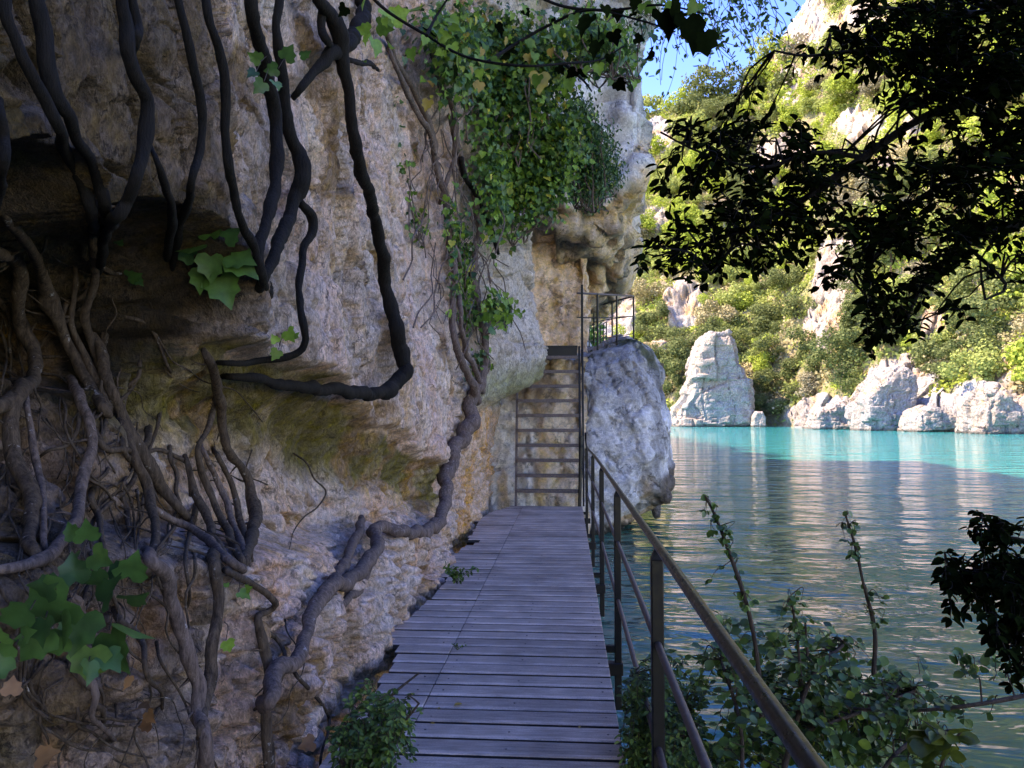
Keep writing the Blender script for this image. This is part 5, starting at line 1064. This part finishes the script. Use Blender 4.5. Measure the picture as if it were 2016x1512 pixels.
LIMBS = [
 [(2300, -10, 22, 2.5), (2100, 110, 14, 2.5), (1990, 160, 11, 2.45), (1900, 200, 9, 2.4), (1810, 235, 8, 2.4), (1700, 310, 8, 2.35), (1600, 380, 7, 2.3), (1540, 420, 5, 2.3), (1420, 470, 3, 2.3), (1290, 505, 2, 2.3)],
 [(1700, 310, 5, 2.35), (1600, 300, 4, 2.3), (1500, 330, 3, 2.25), (1380, 300, 2, 2.2), (1300, 260, 2, 2.2)],
 [(1990, 160, 8, 2.45), (1850, 110, 6, 2.4), (1700, 100, 4, 2.35), (1590, 110, 3, 2.3), (1525, 100, 2, 2.3)],
 [(2200, 250, 10, 2.5), (2016, 300, 7, 2.45), (1900, 340, 6, 2.4), (1800, 400, 5, 2.4), (1740, 480, 4, 2.35), (1700, 560, 3, 2.3), (1740, 660, 2, 2.3)],
 [(2200, 420, 9, 2.5), (2016, 440, 7, 2.45), (1900, 480, 5, 2.4), (1820, 560, 4, 2.35), (1780, 640, 2, 2.3)],
 [(1900, 480, 4, 2.4), (1980, 560, 3, 2.35), (1940, 590, 2, 2.3)],
 [(1540, 420, 4, 2.3), (1480, 440, 3, 2.25), (1400, 540, 2, 2.2)],
 [(2100, -60, 9, 2.5), (1950, 20, 6, 2.45), (1800, 20, 4, 2.4), (1700, 10, 3, 2.35)]]
BL = [(1930, 80, 110, 90, 1.6), (1800, 60, 90, 60, 1.3), (1990, 190, 60, 90, 1.5), (1720, 40, 70, 40, 1.0), (1800, 160, 90, 45, 1.4), (1660, 120, 70, 28, 1.1), (1570, 112, 50, 16, .9), (1900, 200, 80, 50, 1.1), (1950, 340, 80, 70, 1.1),
      (1460, 250, 60, 26, 1.0), (1380, 250, 50, 26, .8), (1440, 330, 60, 36, 1.1), (1350, 370, 50, 28, 1.0), (1320, 300, 40, 16, .5), (1530, 350, 60, 40, 1.1), (1460, 420, 80, 36, 1.2), (1360, 440, 56, 30, 1.1), (1290, 505, 60, 22, .9), (1290, 375, 30, 10, .4),
      (1580, 270, 60, 40, .8), (1620, 330, 60, 50, 1.2), (1640, 430, 70, 45, 1.3), (1560, 460, 60, 45, 1.1), (1400, 520, 60, 36, .9), (1500, 500, 50, 36, .9), (1745, 360, 60, 60, .9), (1740, 460, 70, 50, 1.1), (1850, 430, 80, 50, 1.3), (1930, 470, 80, 46, 1.2), (1850, 330, 60, 46, .8),
      (1680, 545, 70, 32, 1.0), (1760, 580, 60, 40, 1.2), (1850, 520, 60, 30, 1.1), (1730, 640, 36, 40, .9), (1715, 680, 20, 26, .5), (1790, 640, 36, 30, .6), (1930, 540, 46, 22, .5), (1880, 610, 26, 36, .5), (1600, 540, 36, 20, .4), (1400, 585, 16, 18, .35), (2080, 300, 80, 300, .8), (2080, 60, 80, 120, .9)]
TR = (3.3, 1.1, -.6)
leafy_twigs('box_tree', 'dark leafy box tree leaning in from the right over the river', LIMBS, BL, 880, 2.35, .2, .036, 'box_leaf', 51, TR, per=5, px_len=64, trunk=[(3.3, 1.1, -.6), (3.1, 1.4, .6), (2.75, 1.9, 1.9), (2.5, 2.35, 2.9), (2.6, 2.4, 3.6)])
leafy_twigs('box_tree', 'small dark leafy branch poking in at the lower right edge over the water', [[(2300, 1150, 8, 2.1), (2100, 1090, 5, 2.0), (2000, 1060, 3, 2.0), (1920, 1050, 2, 2.0)], [(2100, 1090, 4, 2.0), (1980, 1140, 3, 2.0), (1870, 1140, 2, 2.0)], [(2200, 1150, 5, 2.05), (2050, 1220, 3, 2.0), (2000, 1330, 2, 2.0)]],
            [(1980, 1050, 44, 22, 1), (1930, 1040, 20, 12, .5), (1890, 1140, 44, 18, 1), (1960, 1130, 50, 40, 1.4), (1900, 1190, 40, 22, .8), (1990, 1220, 40, 50, 1.3), (2000, 1310, 24, 34, .8), (1960, 1240, 30, 26, .8), (2040, 1180, 40, 90, 1)], 150, 2.0, .08, .030, 'box_leaf', 53, (2.6, 1.9, -.6), per=5, px_len=50)

# ------------------------------------------------------------------ shrubs around the walk
def bank():
    xs = np.linspace(.42, 4.5, 60); ys = np.linspace(-4, 4.6, 90); X, Y = np.meshgrid(xs, ys); Z = -.25-.2*(X-.4)-.16*np.clip(Y-1.6, 0, 9)**1.35
    G = np.stack([X, Y, Z], -1); G[..., 2] += (fbm(G, 2.2, 4, 461)-.5)*.25; h, w = X.shape; V = G.reshape(-1, 3); i = np.arange(h-1)[:, None]*w+np.arange(w-1)[None]; Fc = np.stack([i, i+1, i+w+1, i+w], -1).reshape(-1, 4)
    o = mesh_obj('riverbank', V, Fc, M['rock_near'], smooth=True, cols=np.tile(np.array([.07, .055, .035]), (len(V), 1))); tag(o, kind='structure')
bank()
leafy_twigs('box_shrub', 'small leafy shrub growing between the wall and the near left edge of the boards', [[(690, 1600, 7, 3.3), (710, 1500, 5, 3.3), (735, 1420, 4, 3.3), (770, 1370, 3, 3.3), (825, 1325, 2, 3.35)], [(740, 1600, 6, 3.2), (740, 1500, 5, 3.2), (790, 1430, 3, 3.2), (825, 1385, 2, 3.2)], [(700, 1560, 4, 3.2), (670, 1480, 3, 3.2), (690, 1420, 2, 3.2)]],
            [(715, 1375, 34, 30, .9), (760, 1400, 40, 30, 1.0), (740, 1450, 60, 40, 1.5), (720, 1500, 66, 40, 1.7), (690, 1450, 36, 40, .9), (812, 1345, 16, 22, .35), (815, 1390, 20, 10, .3), (800, 1470, 26, 20, .5), (720, 1560, 80, 40, 1), (790, 1420, 22, 16, .4)], 330, 3.25, .13, .030, ['shrub_leaf', 'bramble_leaf'], 61, tuple(P(715, 1640, 3.3)), cat='shrub', per=5, px_len=44, woodmat='twig')
leafy_twigs('box_shrub', 'dense small leaved shrub beside the boards under the lower railing', [[(1300, 1700, 6, 3.7), (1270, 1500, 4, 3.7), (1250, 1380, 3, 3.7), (1240, 1330, 2, 3.7)], [(1400, 1650, 6, 3.7), (1380, 1500, 4, 3.7), (1340, 1420, 2, 3.7)]],
            [(1250, 1360, 26, 40, 1), (1265, 1430, 40, 40, 1.2), (1330, 1440, 60, 50, 1.4), (1280, 1500, 60, 40, 1.5), (1380, 1500, 60, 40, 1.2), (1350, 1360, 50, 40, .8), (1230, 1470, 22, 26, .5), (1310, 1290, 36, 24, .35), (1300, 1340, 40, 30, .6)], 420, 3.7, .16, .032, ['shrub_leaf', 'bramble_leaf', 'bramble_leaf'], 63, tuple(P(1320, 1650, 3.7)), cat='shrub', per=5, px_len=40, woodmat='twig')
def bramble(label, limbs, blobs, n, D, dj, ls, seed, rootp, mats=['bramble_leaf'], pl=70, per=3):
    return leafy_twigs('bramble', label, limbs, blobs, n, D, dj, ls, mats, seed, rootp, cat='bramble', group='brambles on the bank below the railing', per=per, px_len=pl, woodmat='twig', T=tmpl_oval(.85, .08))
bramble('spreading bramble mass with broad green leaves below the handrail', [[(1500, 1700, 6, 3.2), (1560, 1450, 5, 3.3), (1600, 1330, 4, 3.4), (1660, 1270, 3, 3.5)], [(1450, 1700, 6, 3.1), (1460, 1450, 4, 3.2), (1420, 1300, 3, 3.4)], [(1560, 1450, 4, 3.3), (1700, 1400, 3, 3.4), (1800, 1360, 2, 3.5)], [(1650, 1700, 6, 3.1), (1750, 1500, 4, 3.2), (1850, 1430, 3, 3.3)]],
        [(1520, 1280, 80, 40, .9), (1640, 1290, 80, 40, 1.1), (1450, 1330, 70, 50, 1.0), (1560, 1370, 100, 60, 1.5), (1700, 1350, 100, 50, 1.3), (1500, 1450, 100, 60, 1.6), (1640, 1450, 110, 60, 1.6), (1780, 1430, 80, 60, 1.2), (1740, 1500, 100, 40, 1.4), (1400, 1290, 60, 30, .5), (1800, 1340, 60, 30, .5), (1840, 1500, 50, 30, .7), (1450, 1230, 40, 24, .3), (1400, 1500, 80, 40, .9)], 520, 3.7, .28, .044, 71, tuple(P(1560, 1720, 3.2)), ['bramble_leaf', 'bramble_leaf', 'shrub_leaf'])
bramble('tall thin bramble shoot with few leaves rising highest in front of the water', [[(1500, 1420, 5, 3.3), (1490, 1290, 5, 3.3), (1470, 1190, 4, 3.3), (1440, 1100, 4, 3.3), (1410, 1020, 3, 3.3), (1388, 975, 2, 3.3)]],
        [(1400, 1000, 18, 12, .6), (1418, 1045, 26, 14, 1), (1425, 1080, 18, 12, .6), (1440, 1130, 34, 12, .6), (1470, 1180, 34, 14, .5), (1410, 1140, 18, 8, .5)], 16, 3.3, .02, .032, 73, tuple(P(1500, 1430, 3.3)), ['shrub_leaf'], 30, 2)
bramble('wavy bramble shoot right of the tall one with small curled leaves', [[(1720, 1330, 4, 3.5), (1722, 1240, 4, 3.5), (1700, 1150, 3, 3.5), (1685, 1080, 3, 3.5), (1665, 1015, 2, 3.5)]],
        [(1668, 1030, 16, 14, .7), (1665, 1055, 14, 10, .6), (1700, 1160, 26, 14, .8), (1730, 1170, 12, 12, .5), (1690, 1080, 20, 10, .5), (1725, 1215, 20, 10, .5)], 13, 3.5, .02, .030, 75, tuple(P(1720, 1340, 3.5)), ['bramble_leaf'], 26, 2)
bramble('short pale bramble shoot between the two taller shoots', [[(1580, 1380, 4, 3.4), (1570, 1260, 3, 3.4), (1558, 1180, 2, 3.4)], [(1590, 1290, 3, 3.4), (1585, 1220, 2, 3.4)]],
        [(1556, 1190, 26, 16, 1), (1580, 1220, 24, 20, 1), (1560, 1250, 30, 14, .7)], 20, 3.4, .03, .030, 77, tuple(P(1580, 1390, 3.4)), ['shrub_leaf'], 30, 2)
bramble('bramble cane arching in from the right edge with yellowing leaves below it', [[(2150, 1340, 4, 3.0), (2016, 1370, 4, 3.0), (1900, 1390, 4, 3.0), (1780, 1400, 3, 3.1), (1680, 1395, 3, 3.2)]],
        [(1950, 1300, 16, 16, .4), (1890, 1300, 30, 16, .3), (1850, 1380, 80, 20, .6), (1930, 1400, 40, 14, .4), (1740, 1390, 50, 16, .5)], 30, 3.05, .05, .040, 79, tuple(P(2160, 1342, 3.0)), ['bramble_leaf'], 40, 2)
bramble('group of yellow green leaves at the lower right', [[(1820, 1640, 4, 2.6), (1850, 1520, 3, 2.6), (1870, 1460, 2, 2.6)]],
        [(1850, 1450, 34, 26, 1), (1880, 1490, 30, 20, 1), (1830, 1505, 24, 16, .7)], 9, 2.6, .03, .07, 81, tuple(P(1820, 1650, 2.6)), ['leaf_olive'], 30, 2)

# weeds and a fallen leaf on the boards
def weed(a, b, y, s, n, label, mat='shrub_leaf'):
    p0 = P(a, b, y); root = empty('weed', tuple(p0)); tag(root, label, 'weed'); mb = MB(); pos = []; yd = []
    for k in range(n):
        tip = np.array([RNG.normal()*s*.5, RNG.normal()*s*.3, s*RNG.uniform(.5, 1)]); pa = smooth_path([np.zeros(3), tip*.5+[0, 0, s*.12], tip], s/8); mb2 = tube_arr(pa, .0015, 4); mb.add(*mb2)
        for q in pa[2:]:
            for r_ in range(2): pos.append(q); yd.append(RNG.normal(size=3)+[0, 0, .3])
    o = mb.build('stem', M['twig']); o.parent = root
    leaves_obj('foliage', M[mat], OVAL, np.array(pos), np.array(yd), rnd(len(pos), .5)+[0, -.3, 1], s*.28, root)
weed(900, 1150, 7.1, .17, 9, 'small green weed sprouting at the left edge of the boards')
weed(900, 1280, 5.2, .05, 4, 'tiny sprout between two boards in the middle of the walk')
def fallen(a, b, label, s=.05, cat='leaf', mat='leaf_yellow'):
    r = ray(a, b); y = -1.6/r[2]; p = CAM+r*y
    V, Fc = batch(OVAL, [p+[0, 0, .006]], [[RNG.normal(), RNG.normal(), .1]], [[.1, -.2, 1]], [s]); tag(mesh_obj('fallen_leaf', V, Fc, M[mat]), label, cat, 'fallen leaves on the boards')
fallen(893, 1392, 'pale yellow leaf lying on the near boards', .055)
fallen(868, 1396, 'tiny dry leaf left of the pale yellow leaf on the boards', .025)
fallen(846, 1427, 'tiny pale leaf on the near boards by the shrub', .03)
fallen(1175, 1255, 'tiny pale leaf near the right edge of the boards', .02)
fallen(1140, 1436, 'tiny brown leaf on the right half of the near boards', .025)
fallen(1065, 1060, 'tiny yellow leaf at the far end of the boards, nearest the ladder', .03)
fallen(1010, 1150, 'tiny brown leaf halfway along the boards', .03, mat='leaf_brown')
